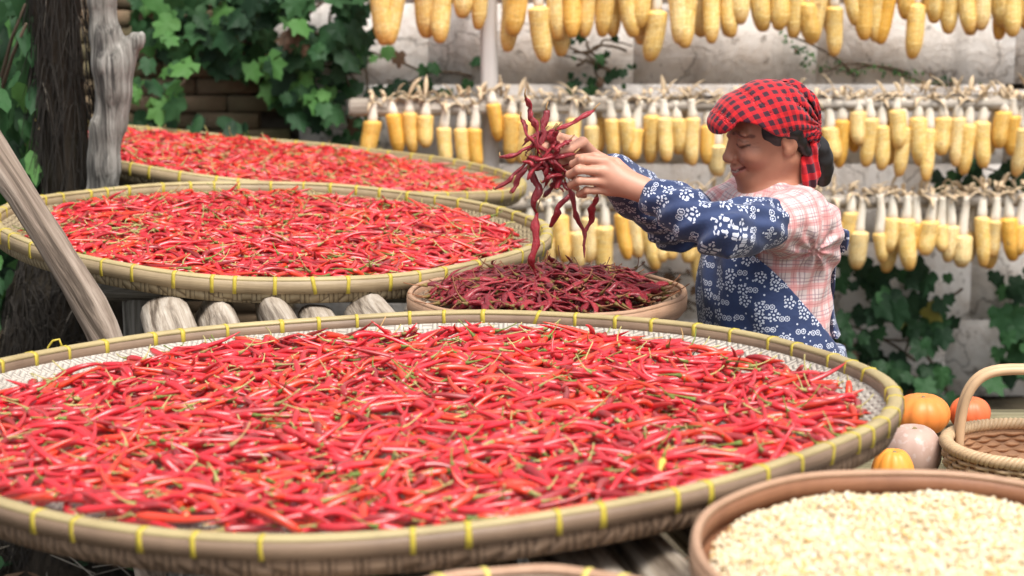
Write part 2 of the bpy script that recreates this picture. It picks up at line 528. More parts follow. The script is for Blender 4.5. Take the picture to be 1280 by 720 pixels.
# ------------------------------------------------------------------ signed-distance sculpting
def axis(*segs):
    out = [np.arange(a, b, s) for a, b, s in segs]
    return np.concatenate(out)
class Field:
    def __init__(s, xs, ys, zs):
        s.ax = [np.asarray(a, np.float32) for a in (xs, ys, zs)]
        s.f = np.full([len(a) for a in s.ax], 1.0, np.float32)
    def op(s, fn, lo, hi, k=.01, mode='u', pad=.03):
        sl = []
        for a, l, h in zip(s.ax, lo, hi):
            i0, i1 = np.searchsorted(a, l - pad), np.searchsorted(a, h + pad)
            if i1 <= i0: return
            sl.append(slice(i0, i1))
        X, Y, Z = np.meshgrid(s.ax[0][sl[0]], s.ax[1][sl[1]], s.ax[2][sl[2]], indexing='ij')
        P = np.stack([X, Y, Z], -1)
        d = fn(P).astype(np.float32)
        c = s.f[tuple(sl)]
        if mode == 'u':
            h = np.maximum(k - np.abs(c - d), 0) / k
            s.f[tuple(sl)] = np.minimum(c, d) - h * h * k * .25
        elif mode == 's':
            d = -d
            h = np.maximum(k - np.abs(c - d), 0) / k
            s.f[tuple(sl)] = np.maximum(c, d) + h * h * k * .25
        elif mode == 'i':
            s.f[tuple(sl)] = np.maximum(c, d)
        elif mode == 'a':
            s.f[tuple(sl)] = c + d
    def cone(s, a, b, ra, rb, k=.01, mode='u', M=None):
        a = np.asarray(a, float); b = np.asarray(b, float)
        if M is not None:
            a = M[0] @ a + M[1]; b = M[0] @ b + M[1]
        r = max(ra, rb)
        ab = b - a; L2 = ab @ ab + 1e-12
        def fn(P):
            pa = P - a.astype(np.float32)
            h = np.clip((pa @ ab.astype(np.float32)) / L2, 0, 1)
            q = pa - h[..., None] * ab.astype(np.float32)
            return np.sqrt((q * q).sum(-1)) - (ra + (rb - ra) * h)
        s.op(fn, np.minimum(a, b) - r, np.maximum(a, b) + r, k, mode)
    def ell(s, c, r, k=.01, mode='u', M=None, rot=None):
        c = np.asarray(c, float); r = np.asarray(r, float)
        A = np.eye(3) if rot is None else rot
        if M is not None:
            c = M[0] @ c + M[1]; A = M[0] @ A
        sc_ = np.linalg.norm(A[:, 0]); A = A / sc_; r = r * sc_
        ext = np.sqrt(((A * r) ** 2).sum(1))
        A32 = A.astype(np.float32); c32 = c.astype(np.float32); r32 = r.astype(np.float32)
        def fn(P):
            q = (P - c32) @ A32
            k0 = np.sqrt(((q / r32) ** 2).sum(-1)); k1 = np.sqrt(((q / r32 ** 2) ** 2).sum(-1)) + 1e-6
            return k0 * (k0 - 1) / k1
        s.op(fn, c - ext, c + ext, k, mode)
    def mesh(s):
        f = s.f; ax = s.ax
        ins = f < 0
        n = np.zeros(tuple(d - 1 for d in f.shape), np.uint8)
        for i in (0, 1):
            for j in (0, 1):
                for k in (0, 1):
                    n += ins[i:i + n.shape[0], j:j + n.shape[1], k:k + n.shape[2]]
        mask = (n > 0) & (n < 8)
        ijk = np.argwhere(mask)
        idx = np.full(n.shape, -1, np.int32)
        idx[mask] = np.arange(len(ijk))
        acc = np.zeros((len(ijk), 3)); cnt = np.zeros(len(ijk))
        cor = [(a, b, c) for a in (0, 1) for b in (0, 1) for c in (0, 1)]
        for a in cor:
            for d in range(3):
                if a[d]: continue
                b = list(a); b[d] = 1
                ia = ijk + a; ib = ijk + b
                fa = f[ia[:, 0], ia[:, 1], ia[:, 2]]; fb = f[ib[:, 0], ib[:, 1], ib[:, 2]]
                cr = (fa < 0) != (fb < 0)
                t = fa / np.where(fa == fb, 1, fa - fb)
                pa = np.stack([ax[q][ia[:, q]] for q in range(3)], 1); pb = np.stack([ax[q][ib[:, q]] for q in range(3)], 1)
                p = pa + t[:, None] * (pb - pa)
                acc[cr] += p[cr]; cnt[cr] += 1
        V = acc / cnt[:, None]
        Q = []
        for d in range(3):
            a = [slice(None)] * 3; b = [slice(None)] * 3
            a[d] = slice(0, -1); b[d] = slice(1, None)
            e = ins[tuple(a)] != ins[tuple(b)]
            pos = np.argwhere(e)
            o1, o2 = [(1, 2), (2, 0), (0, 1)][d]
            ok = (pos[:, o1] > 0) & (pos[:, o2] > 0) & (pos[:, o1] < n.shape[o1]) & (pos[:, o2] < n.shape[o2])
            pos = pos[ok]
            st = ins[tuple(a)][pos[:, 0], pos[:, 1], pos[:, 2]]
            def g(da, db):
                q = pos.copy(); q[:, o1] -= da; q[:, o2] -= db
                return idx[q[:, 0], q[:, 1], q[:, 2]]
            q4 = np.stack([g(1, 1), g(0, 1), g(0, 0), g(1, 0)], 1)
            q4[~st] = q4[~st][:, ::-1]
            Q.append(q4)
        return V, np.vstack(Q)
def relax(V, Q, it=1, lam=.5):
    for _ in range(it):
        S = np.zeros_like(V); c = np.zeros(len(V))
        for a in range(4):
            b = (a + 1) % 4
            np.add.at(S, Q[:, a], V[Q[:, b]]); np.add.at(c, Q[:, a], 1)
            np.add.at(S, Q[:, b], V[Q[:, a]]); np.add.at(c, Q[:, b], 1)
        V = V + lam * (S / np.maximum(c, 1)[:, None] - V)
    return V

# ================================================================== SETTING
# ground: one gently uneven sheet
gx = np.concatenate([np.linspace(-40, -4, 13), np.linspace(-3.6, 4, 60), np.linspace(4.4, 40, 13)])
gy = np.concatenate([np.linspace(-20, 0, 8), np.linspace(.2, 9, 60), np.linspace(9.5, 60, 14)])
X, Y = np.meshgrid(gx, gy, indexing='ij')
Gv = np.stack([X.ravel(), Y.ravel(), np.zeros(X.size)], 1)
Gv[:, 2] = .02 * vnoise(Gv, 2.5, 3) - .02
nx_, ny_ = X.shape
i = np.arange(nx_ - 1)[:, None] * ny_; j = np.arange(ny_ - 1)[None]
Gq = np.stack([i + j, i + ny_ + j, i + ny_ + j + 1, i + j + 1], -1).reshape(-1, 4)
tag(obj_np('ground', Gv, Gq, MT['soil']), kind='structure')

# back wall: a plastered block section and a bare brick section
WY = 8.1
wall = empty('wall', (0, WY, 0), 'pale grey mottled plastered block wall behind the hanging corn', 'wall')
obj_np('wall_core', *(lambda b: (b[0] - [0, WY, 0], b[1]))(box(-.95, 4.2, WY + .04, WY + .3, -.1, 3.3)), MT['mortar'], wall, smooth=False)
bw, bh = .62, .30
hole = (1255, 1282, 90, 112)
h0 = at(hole[0], hole[3], WY); h1 = at(hole[1], hole[2], WY)
for r in range(11):
    x = -.80 - (.12 * (r % 3))
    while x < 4.0:
        ww = bw * rng.uniform(.8, 1.25)
        z0, z1 = r * bh, (r + 1) * bh
        dy = rng.uniform(-.0015, .0015)
        x0, x1 = x + .001, x + ww - .001
        rects = [(x0, x1, z0 + .001, z1 - .001)]
        if x0 < h0[0] and x1 > h1[0] and z0 < h0[2] < z1:
            rects = [(x0, h0[0], z0 + .002, z1 - .002), (h1[0], x1, z0 + .002, z1 - .002), (h0[0], h1[0], z0 + .002, h0[2])]
            if h1[2] < z1 - .02: rects.append((h0[0], h1[0], h1[2], z1 - .002))
        for (a, b, c, d) in rects:
            V, Q, T = box(a, b, -.02 + dy, .045, c, d, .0015)
            obj_np('block', V, Q, MT['plaster'], wall, smooth=False)
        x += ww
brick_wall = empty('brick_wall', (-2, WY, 0), 'bare brown brick wall overgrown with broad ivy leaves', 'wall')
obj_np('mortar', *(lambda b: (b[0] - [-2, WY, 0], b[1]))(box(-4.2, -.95, WY + .055, WY + .3, -.1, 3.3)), MT['mortar'], brick_wall, smooth=False)
bm_ = [mesh_np('brick', *box(-.1125, .1125, -.03, .06, -.029, .029, .003, .0015)[:2], MT['brick'], smooth=False) for _ in range(4)]
for r in range(40):
    for c in range(7):
        x = -.95 - .117 - c * .234 + (.117 if r % 2 else 0)
        o = obj_me('brick', bm_[rng.integers(4)], brick_wall)
        o.location = (x + 2, rng.uniform(-.008, .012), .04 + r * .064)
        o.rotation_euler = (rng.normal(0, .012), rng.normal(0, .012), rng.normal(0, .012))

# ------------------------------------------------------------------ drying rack of logs
DECK = lambda y: 1.056 - .006 * (y - 2.5)
rack = empty('drying_rack', (0, 4, 0), 'low rack of weathered grey logs carrying the round chilli trays', 'rack')
LOGDIR = math.tan(R_(12.3))
def log_mesh(L, r, seed, n=18, m=40):
    z = np.linspace(-L / 2, L / 2, m)
    a = np.linspace(0, 2 * np.pi, n, endpoint=False)
    rr = r * (1 + .06 * np.sin(z * 1.7 + seed))[:, None] + .004 * np.cos(2 * a[None] + seed) + .0035 * np.sin(3 * a[None] + z[:, None] * 1.1 + seed)
    k = rng.uniform(-L / 2, L / 2, 5); ka = rng.uniform(0, 6.28, 5)
    for q in range(5):
        rr += .008 * np.exp(-((z[:, None] - k[q]) / .05) ** 2 - (np.angle(np.exp(1j * (a[None] - ka[q]))) / .5) ** 2)
    bx = .008 * np.sin(z * 1.1 + seed); by = .006 * np.sin(z * .9 + seed * 2)
    V = np.stack([rr * np.cos(a) + bx[:, None], rr * np.sin(a) + by[:, None], np.repeat(z[:, None], n, 1)], -1).reshape(-1, 3)
    i = np.arange(m - 1)[:, None] * n; j = np.arange(n)[None]; jn = (j + 1) % n
    Q = np.stack([i + j, i + jn, i + n + jn, i + n + j], -1).reshape(-1, 4)
    V = V.reshape(m, n, 3)
    for e_, zz_ in ((0, z[0]), (m - 1, z[-1])):
        V[e_, :, 0] = bx[e_] + (V[e_, :, 0] - bx[e_]) * .86; V[e_, :, 1] = by[e_] + (V[e_, :, 1] - by[e_]) * .86
    V[1, :, 2] = z[0] + min(.014, z[1] - z[0]); V[-2, :, 2] = z[-1] - min(.014, z[1] - z[0])
    V = V.reshape(-1, 3)
    c0, c1 = len(V), len(V) + 1
    V = np.vstack([V, [bx[0], by[0], -L / 2], [bx[-1], by[-1], L / 2]])
    jj = np.arange(n); jx = (jj + 1) % n
    T = np.vstack([np.stack([np.full(n, c0), jx, jj], 1), np.stack([np.full(n, c1), (m - 1) * n + jj, (m - 1) * n + jx], 1)])
    return V, Q, T
def log_obj(name, a, b, r, mat, parent=None, seed=0, ploc=(0, 0, 0)):
    a = np.asarray(a, float); b = np.asarray(b, float)
    V, Q, T = log_mesh(np.linalg.norm(b - a), r, seed)
    o = obj_np(name, V, [Q, T], MT[mat], parent)
    o.location = (a + b) / 2 - np.asarray(ploc)
    o.rotation_euler = Vector(b - a).to_track_quat('Z', 'Y').to_euler()
    return o
lr = [.049, .046, .043, .036, .045, .048, .042, .045, .047, .044, .046]
for k in range(11):
    x46 = -.741 + .112 * k + rng.uniform(-.006, .006)
    y0, y1 = 2.0 + rng.uniform(-.1, .05), 6.25
    if k >= 9: y1 = 3.15
    if k < 6: y1 = 4.74 + rng.uniform(-.03, .05)
    elif k < 9: y1 = 5.0
    r = lr[k]
    drop = .012 if k == 3 else 0
    log_obj('log', (x46 + (4.6 - y0) * LOGDIR, y0, DECK(y0) - r - drop), (x46 + (4.6 - y1) * LOGDIR, y1, DECK(y1) - r - drop), r, 'log_wood', rack, k * 1.7, (0, 4, 0))
for y, xa, xb in ((2.35, -.35, 1.15), (4.05, -.72, .62), (5.15, -1.0, .12), (5.62, -1.05, .02)):
    if y > 5:
        log_obj('crossbeam', (xa, y, DECK(y) - .05), (xb, y, DECK(y) - .05), .045, 'dead_wood', rack, y, (0, 4, 0))
        for x in (xa + .1, xb - .1):
            log_obj('post', (x, y, -.05), (x, y, DECK(y) - .08), .045, 'dead_wood', rack, x, (0, 4, 0))
        continue
   
    log_obj('crossbeam', (xa, y, DECK(y) - .165), (xb, y, DECK(y) - .165), .055, 'dead_wood', rack, y, (0, 4, 0))
    for x in (xa + .12, xb - .12):
        log_obj('post', (x, y, -.05), (x, y, DECK(y) - .2), .05, 'dead_wood', rack, x, (0, 4, 0))

# ================================================================== TRAYS
TRAY = {  # centre x, y, rim height relative to camera, slopes, radial harmonics 2-3, height harmonics 2-3
 'A': ([-0.1808, 3.4807, -0.8387, 0.014, -0.0329, -0.0101, 0.0104, 0.0055, 0.0198, 0.0037, -0.0044, -0.0075, -0.0048], .82, .062),
 'B': ([-0.5899, 5.327, -0.8414, -0.0433, 0.0088, 0.0081, 0.0048, -0.0036, -0.0024, 0.0073, 0.0014, 0.0012, -0.0054], .68, .062),
 'C': ([-0.762, 6.89, -0.872, -0.1169, -0.0503, -0.0002, -0.001, -0.0007, 0.0016, 0.0098, 0.0032, -0.0042, 0.0014], .805, .060),
 'D': ([0.0758, 4.6128, -0.8808, 0.0096, -0.0121] + [0] * 8, .30, .045),
 'E': ([0.5818, 2.5227, -0.8216, -0.0646, 0.0436] + [0] * 8, .36, .072),
 'F': ([0.025, 2.37, -0.837, 0.0, 0.0] + [0] * 8, .19, .055),
}
def tray(key, label, band, strip, inner, floor, outer, ties=0, tiemat='tie_yellow', rimh=.030, thin=1.0):
    p, R, H = TRAY[key]
    n = Vector((-p[3], -p[4], 1)).normalized()
    xax = Vector((1, 0, p[3])).normalized()
    yax = n.cross(xax)
    Rm = Matrix((xax, yax, n)).transposed()
    org = Vector((p[0], p[1], CAMZ + p[2])) - n * H
    t = empty('bamboo_tray', org, label, 'tray')
    t.rotation_euler = Rm.to_euler()
    def warp(V):
        V = V.copy()
        th = np.arctan2(V[:, 1], V[:, 0]); r = np.hypot(V[:, 0], V[:, 1])
        s = 1 + p[5] * np.cos(2 * th) + p[6] * np.sin(2 * th) + p[7] * np.cos(3 * th) + p[8] * np.sin(3 * th)
        dz = p[9] * np.cos(2 * th) + p[10] * np.sin(2 * th) + p[11] * np.cos(3 * th) + p[12] * np.sin(3 * th)
        V[:, 0] *= s; V[:, 1] *= s
        V[:, 2] += dz * (r / R) ** 3
        V[:, 2] += .0012 * np.sin(th * 9 + 1) * (r / R) ** 4
        return V
    N = 144
    def lathe(prof, n, closed=False, _l=globals()['lathe']):
        prof = [(r_ if r_ < .99 * R - .02 else R + (r_ - R) * thin, z_) for r_, z_ in prof]
        return _l(prof, n, closed)
    V, Q, T = lathe([(.001, .012), (.3 * R, .012), (.6 * R, .012), (.82 * R, .014), (.9 * R, .02), (.955 * R, .032), (R - .008, H - .012)], N)
    obj_np('floor', warp(V), Q[:, ::1], MT[floor], t)
    V, Q, T = lathe([(R - .006, H - .008), (R + .002, H - .012), (R + .0015, .026), (.994 * R, .010), (.95 * R, .001), (.6 * R, 0), (.001, 0)], N)
    obj_np('woven_underside', warp(V), Q, MT[outer], t)
    V, Q, T = lathe([(R + .001, H - rimh), (R + .008, H - rimh + .001), (R + .0095, H - rimh * .5), (R + .009, H - .001), (R + .001, H - .0005)], N, True)
    obj_np('outer_band', warp(V), Q, MT[band], t)
    V, Q, T = lathe([(R - .017, H - rimh), (R - .009, H - rimh), (R - .009, H - .0005), (R - .016, H - .001), (R - .018, H - rimh * .5)], N, True)
    obj_np('inner_band', warp(V), Q, MT[inner], t)
    V, Q, T = lathe([(R - .0165, H - .002), (R - .015, H + .004), (R - .004, H + .0065), (R + .006, H + .004), (R + .008, H - .002)], N, True)
    obj_np('top_strip', warp(V), Q, MT[strip], t)
    if ties:
        ms = []
        for q in range(4):
            ww = .0036 * rng.uniform(.8, 1.25)
            prof = [(-.0188, -rimh - .001), (-.0188, .001), (-.0152, .0052), (-.004, .0075), (.0068, .0052), (.0102, .0005), (.0106, -rimh * .5), (.0095, -rimh - .001)]
            prof = np.array(prof)
            inn = prof * [.86, .9] + [.0, -.001]
            P = []
            for yy in (-ww, ww):
                for pr in (prof, inn):
                    for a in pr: P.append((a[0], yy + rng.normal(0, .0004), a[1]))
            m = len(prof); Qs = []
            for s in range(m):
                s2 = (s + 1) % m
                Qs += [(s, s2, 2 * m + s2, 2 * m + s), (m + s2, m + s, 3 * m + s, 3 * m + s2), (s2, s, m + s, m + s2), (2 * m + s, 2 * m + s2, 3 * m + s2, 3 * m + s)]
            ms.append(mesh_np('tie', np.array(P), np.array(Qs), MT[tiemat], smooth=False))
        for k in range(ties):
            th = 2 * math.pi * (k + rng.uniform(-.22, .22)) / ties
            if rng.random() < .05: continue
            c = warp(np.array([[R * math.cos(th), R * math.sin(th), H]]))[0]
            o = obj_me('tie', ms[rng.integers(4)], t)
            o.location = c
            o.rotation_euler = (0, 0, math.atan2(c[1], c[0]) + rng.normal(0, .02))
            if rng.random() < .08: o.rotation_euler[0] = rng.normal(0, .25)
    Mw = np.array(Rm); ow = np.array(org)
    return t, Mw, ow, R, H, warp
TA = tray('A', 'largest bamboo tray with yellow ties, full of fresh red chillies, beside the corn grit tray', 'bamboo_band', 'bamboo_strip', 'bamboo_band', 'weave_grey', 'weave_outer', 58, rimh=.024)
TB = tray('B', 'bamboo tray with yellow ties full of red chillies behind the leaning pole', 'bamboo_band_pale', 'bamboo_strip', 'bamboo_band_pale', 'weave_pale', 'weave_pale', 52)
TC = tray('C', 'tilted bamboo tray of red chillies behind the forked grey post', 'bamboo_band_pale', 'bamboo_strip', 'bamboo_band_pale', 'weave_pale', 'weave_pale', 56)
TD = tray('D', 'small rosy wooden-rimmed tray heaped with dark dried chillies', 'bamboo_rose', 'bamboo_rose', 'bamboo_rose', 'weave_outer', 'bamboo_rose', 0, thin=.5)
TE = tray('E', 'reddish brown round tray filled with pale cracked corn', 'bamboo_rose', 'bamboo_rose', 'bamboo_red', 'bamboo_red', 'bamboo_red', 0, thin=.5)
TF = tray('F', 'small round tray of dark purple fruit beside the corn grit tray', 'bamboo_band', 'bamboo_rose', 'bamboo_band', 'weave_outer', 'weave_outer', 20, 'tie_pale')
# yellow cord loop standing on the rim of the big tray
lp = [at(60, 434, 3.98), at(66, 426, 3.98), at(74, 424, 3.98), at(77, 432, 3.98), at(72, 440, 3.99)]
V, Q, T = tube([lp[0] - [0, 0, .02]] + lp, .0022, 6)
a0 = TA[2]
lo = obj_np('cord_loop', (V - a0) @ TA[1], [Q, T], MT['tie_yellow'], TA[0])

# trestle carrying the tilted tray
tr = empty('trestle', (-.75, 6.75, 0), 'rough pole trestle propping up the tilted chilli tray', 'trestle')
def under(x, y):
    n = TC[1][:, 2]; o = TC[2]
    return o[2] - (n[0] * (x - o[0]) + n[1] * (y - o[1])) / n[2]
for y in (6.5, 7.1):
    a, b = (-1.3, y, under(-1.3, y) - .042), (-.05, y, under(-.05, y) - .042)
    log_obj('beam', a, b, .04, 'dead_wood', tr, y, (-.75, 6.75, 0))
    for x in (-1.25, -.2):
        log_obj('post', (x, y, -.05), (x, y, under(x, y) - .06), .04, 'dead_wood', tr, x, (-.75, 6.75, 0))

# ================================================================== CHILLIES
def chilli_variant(seed, dried=False, rings=10, sides=7):
    r = np.random.default_rng(seed)
    L = r.uniform(.086, .140); r0 = r.uniform(.0054, .0073)
    if dried: L *= .85; r0 *= 1.15
    s = np.linspace(0, 1, rings)
    bend = r.normal(0, .95); b2 = r.normal(0, .8)
    if r.random() < .12: bend = r.choice([-1, 1]) * r.uniform(1.4, 2.2)
    ang = bend * (s - .35) + b2 * np.sin(s * 5)*.35
    if dried: ang = ang + .35 * np.sin(s * 9 + r.uniform(0, 6))
    ds = L / (rings - 1)
    x = np.concatenate([[0], np.cumsum(np.cos(ang[:-1]) * ds)]); y = np.concatenate([[0], np.cumsum(np.sin(ang[:-1]) * ds)])
    z = .0022 * np.sin(s * 4 + r.uniform(0, 6)) * (3 if dried else 1)
    sp = np.stack([x, y, z], 1)
    mid = np.array([x.mean(), y.mean(), 0])
    sp = sp - mid
    rad = r0 * np.minimum(1, 1.22 * (1 - s) ** .62) * np.minimum(1, .72 + s * 3)
    rad[-1] = .0006
    if dried: rad = rad * (1 + .22 * np.sin(s * 17 + r.uniform(0, 6)))
    PV, PQ, PT = tube(sp, rad, sides, flat=(.5 if dried else 1.0))
    # stem with its calyx
    d = -np.array([math.cos(ang[0]), math.sin(ang[0]), 0]); pr = np.array([-d[1], d[0], 0])
    SL = r.uniform(.028, .055) * (.3 if r.random() < .45 else 1); q = np.linspace(0, 1, 6); cv = r.normal(0, .35)
    st = sp[0] + d * (q * SL - .002)[:, None] + pr * (cv * SL * q ** 2)[:, None] + np.array([0, 0, 1]) * (r.uniform(-.1, .45) * SL * q ** 2)[:, None]
    SV, SQ, ST = tube(st, [r0 * .80, r0 * .50, .0016, .0012, .0011, .0014], 4)
    if dried: cs = [(.34, .012, .024), (.26, .010, .020), (.42, .018, .030), (.18, .008, .016)]; cw = [.35, .25, .25, .15]
    else: cs = [(.55, .008, .020), (.46, .006, .016), (.60, .016, .034), (.62, .034, .008), (.26, .004, .010)]; cw = [.34, .26, .12, .15, .13]
    pc = np.array(cs[r.choice(len(cs), p=cw)])
    pc = np.tile(pc, (len(PV), 1))
    k = r.random()
    stc = np.array((.17, .20, .045)) if k < .25 else (np.array((.42, .36, .14)) if k < .8 else np.array((.40, .25, .11)))
    if dried: stc = np.array((.22, .09, .04)); SL *= .6
    stcol = np.tile(stc, (len(SV), 1)); stcol[:8] = stcol[:8] * .55 + np.array((.08, .13, .02)) * .45
    sps = sp[np.linspace(0, rings - 1, 9).astype(int)]
    stp = st[[1, 3, 5]]
    return dict(pod=(PV, PQ, PT, pc), stem=(SV, SQ, ST, stcol), spine=np.vstack([sps, stp]), rad=np.concatenate([np.interp(np.linspace(0, 1, 9), s, rad), [.0015] * 3]), L=L)
VAR = [chilli_variant(100 + k) for k in range(44)]
VARL = [chilli_variant(100 + k, rings=7, sides=5) for k in range(44)]
VARD = [chilli_variant(500 + k, True, 14, 7) for k in range(24)]

def pile(n, var, Rf, floor, seed, cen=(0, 0), squash=1.0, mound=None, tiltmax=.4, lift=.82, rough=.07, Rmax=None):
    """drop chillies one after another on a height map -> list of (variant, rot, pos, layer)"""
    r = np.random.default_rng(seed)
    cs = .006; G = int(2 * .9 / cs)
    ax = (np.arange(G) + .5) * cs - .9
    gxx, gyy = np.meshgrid(ax, ax, indexing='ij')
    Hm = floor(np.hypot(gxx, gyy))
    out = []
    ph = r.uniform(0, 6, 6)
    k = 0
    while len(out) < n:
        cd_ = r.uniform(-Rf, Rf, (4, 2))
        cd_ = cd_[np.argsort(Hm[((cd_[:, 0] + cen[0] + .9) / cs).astype(int), ((cd_[:, 1] + cen[1] + .9) / cs).astype(int)] + 9. * (np.hypot(cd_[:, 0], cd_[:, 1]) > Rf))]
        x, y = cd_[0]
        th = math.atan2(y, x)
        lim = Rf * (1 - rough / 2 + rough * .5 * (math.sin(3 * th + ph[0]) + .7 * math.sin(7 * th + ph[1]) + .5 * math.sin(13 * th + ph[2])) / 2)
        if math.hypot(x, y) > lim: continue
        x += cen[0]; y += cen[1]
        vi = int(r.integers(len(var))); v = var[vi]
        yaw = r.uniform(0, 2 * math.pi)
        c, s = math.cos(yaw), math.sin(yaw)
        sp = v['spine']
        px = sp[:, 0] * c - sp[:, 1] * s; py = sp[:, 0] * s + sp[:, 1] * c
        if Rmax and np.hypot(px + x, py + y).max() > Rmax: continue
        ii = np.clip(((px + x + .9) / cs).astype(int), 0, G - 1); jj = np.clip(((py + y + .9) / cs).astype(int), 0, G - 1)
        h = Hm[ii, jj]
        u = sp[:, 0]
        b = float(np.clip(((u - u.mean()) * (h - h.mean())).sum() / ((u - u.mean()) ** 2).sum(), -tiltmax, tiltmax))
        b += r.normal(0, .11)
        res = h - b * u
        a = lift * res.max() + (1 - lift) * res.mean()
        zs = a + b * u + v['rad']
        if mound is not None and zs.mean() > mound(math.hypot(x, y)):
            k += 1
            if k > 4 * n: break
            continue
        np.maximum.at(Hm, (ii, jj), zs + v['rad'] * .6)
        i2 = np.clip(ii + 1, 0, G - 1); np.maximum.at(Hm, (i2, jj), zs + v['rad'] * .2)
        j2 = np.clip(jj + 1, 0, G - 1); np.maximum.at(Hm, (ii, j2), zs + v['rad'] * .2)
        ti = math.atan(b); ct, st_ = math.cos(ti), math.sin(ti)
        ro = r.normal(0, .5); cr, sr = math.cos(ro), math.sin(ro)
        Rz = np.array([[c, -s, 0], [s, c, 0], [0, 0, 1]])
        Ry = np.array([[ct, 0, -st_], [0, 1, 0], [st_, 0, ct]])
        Rx = np.array([[1, 0, 0], [0, cr, -sr], [0, sr, cr]])
        pos = np.array([x, y, a + v['rad'].max()])
        out.append((vi, Rz @ Ry @ Rx, pos, len(out)))
    return out, (Hm, cs)
def bake(items, var, Mw, ow, key, name, mat, r):
    Vs, Qs, Ts, Cs, o = [], [], [], [], 0
    for vi, Rm, pos, _ in items:
        V, Q, T, C = var[vi][key]
        Vs.append((V @ Rm.T + pos) @ Mw.T + ow); Qs.append(Q + o); Ts.append(T + o); o += len(V)
        Cs.append(C * r.uniform(.82, 1.18))
    return mesh_np(name, np.vstack(Vs), [np.vstack(Qs), np.vstack(Ts)], mat, color=np.vstack(Cs))
def heap(name, items, var, T_, pm, label, cat, seed):
    r = np.random.default_rng(seed)
    e = empty(name, T_[2], label, cat); e['kind'] = 'stuff'
    Z = np.zeros(3)
    for k, nm, mt in (('pod', 'pods', pm), ('stem', 'stems', 'stem')):
        o = obj_me(nm, bake(items, var, T_[1], Z, k, nm, MT[mt], r), e); o['kind'] = 'stuff'
def individuals(items, var, T_, pm, name, label, cat, group):
    pm_ = {}
    for vi, Rm, pos, _ in items:
        if vi not in pm_:
            v = var[vi]
            pm_[vi] = (mesh_np('pod', v['pod'][0], [v['pod'][1], v['pod'][2]], MT[pm], color=v['pod'][3]), mesh_np('stem', v['stem'][0], [v['stem'][1], v['stem'][2]], MT['stem'], color=v['stem'][3]))
        e = empty(name, T_[1] @ pos + T_[2], label, cat, group)
        e.rotation_euler = Matrix(T_[1] @ Rm).to_euler()
        e.empty_display_size = .01
        obj_me('pod', pm_[vi][0], e); obj_me('stem', pm_[vi][1], e)
def floor_of(R):
    return lambda r: np.interp(r / R, [0, .6, .82, .9, .955, 1], [.012, .012, .014, .02, .032, .055])

items, HA = pile(6000, VAR, .752, floor_of(.82), 1, cen=(.022, -.062), mound=lambda r: .048, rough=.06, Rmax=.782)
def on_screen(it):
    wp = TA[1] @ it[2] + TA[2]
    d = wp[1] * CO - (wp[2] - CAMZ) * SI
    u = 640 + FPX * wp[0] / d; v = 360 - FPX * (wp[1] * SI + (wp[2] - CAMZ) * CO) / d
    return -10 < u < 1290 and v < 668
Hm_, cs_ = HA
def exposed(it):
    x, y, z = it[2]
    i = int((x + .9) / cs_); j = int((y + .9) / cs_)
    return Hm_[i, j] - z < .006
cand = sorted([it for it in items if on_screen(it) and exposed(it)], key=lambda it: (TA[1] @ it[2] + TA[2])[1])
pick = cand[:300]
ids = {it[3] for it in pick}
individuals(pick, VAR, TA, 'chilli', 'chilli_pepper', 'fresh glossy red chilli lying along the front of the largest bamboo tray', 'chilli', 'fresh chillies in the largest tray')
heap('chilli_heap', [it for it in items if it[3] not in ids], VAR, TA, 'chilli', 'mass of fresh red chillies with green stems filling the largest bamboo tray', 'chilli heap', 1)
items, _ = pile(3600, VARL, .60, floor_of(.68), 2, Rmax=.64, cen=(.0, -.02), mound=lambda r: .046, rough=.05)
heap('chilli_heap', items, VARL, TB, 'chilli', 'red chillies spread over the tray behind the leaning pole', 'chilli heap', 2)
items, _ = pile(4000, VARL, .715, floor_of(.805), 3, Rmax=.765, mound=lambda r: .046, rough=.05)
heap('chilli_heap', items, VARL, TC, 'chilli', 'red chillies spread over the tilted tray behind the forked post', 'chilli heap', 3)
items, HD = pile(720, VARD, .235, floor_of(.30), 4, mound=lambda r: .086 - .048 * (r / .27) ** 2, lift=.6, tiltmax=.5, rough=.05)
top = [it for it in items[-330:]]
top = sorted(top, key=lambda it: (it[2][1]))[:150]
ids = {it[3] for it in top}
individuals(top, VARD, TD, 'dried', 'dried_chilli', 'shrivelled dark red dried chilli on top of the heap in the small tray', 'dried chilli', 'dried chillies in the small tray')
heap('dried_chilli_heap', [it for it in items if it[3] not in ids], VARD, TD, 'dried', 'heap of wrinkled dark red dried chillies filling the small tray', 'dried chilli heap', 4)

# one pale yellow chilli leaning on the rim of the big tray
yp = np.array([at(829, 574, 3.02), at(826, 584, 3.0), at(822, 597, 2.985), at(816, 610, 2.975)])
q = np.linspace(0, 3, 12)
sp = np.stack([np.interp(q, np.arange(4), yp[:, c]) for c in range(3)], 1)
V, Q, T = tube(sp, .0062 * np.interp(q, [0, .3, 2, 3], [.55, 1, .9, .15]), 8)
e = empty('chilli_pepper', sp[6], 'single pale yellow chilli leaning on the rim of the largest tray', 'chilli')
obj_np('pod', V - sp[6], [Q, T], MT['chilli'], e, color=np.array((.72, .50, .07)))
V, Q, T = tube([sp[0], sp[0] + [.003, .002, .012], sp[0] + [.009, .002, .022]], [.004, .0018, .0014], 6)
obj_np('stem', V - sp[6], [Q, T], MT['stem'], e, color=np.array((.30, .30, .08)))

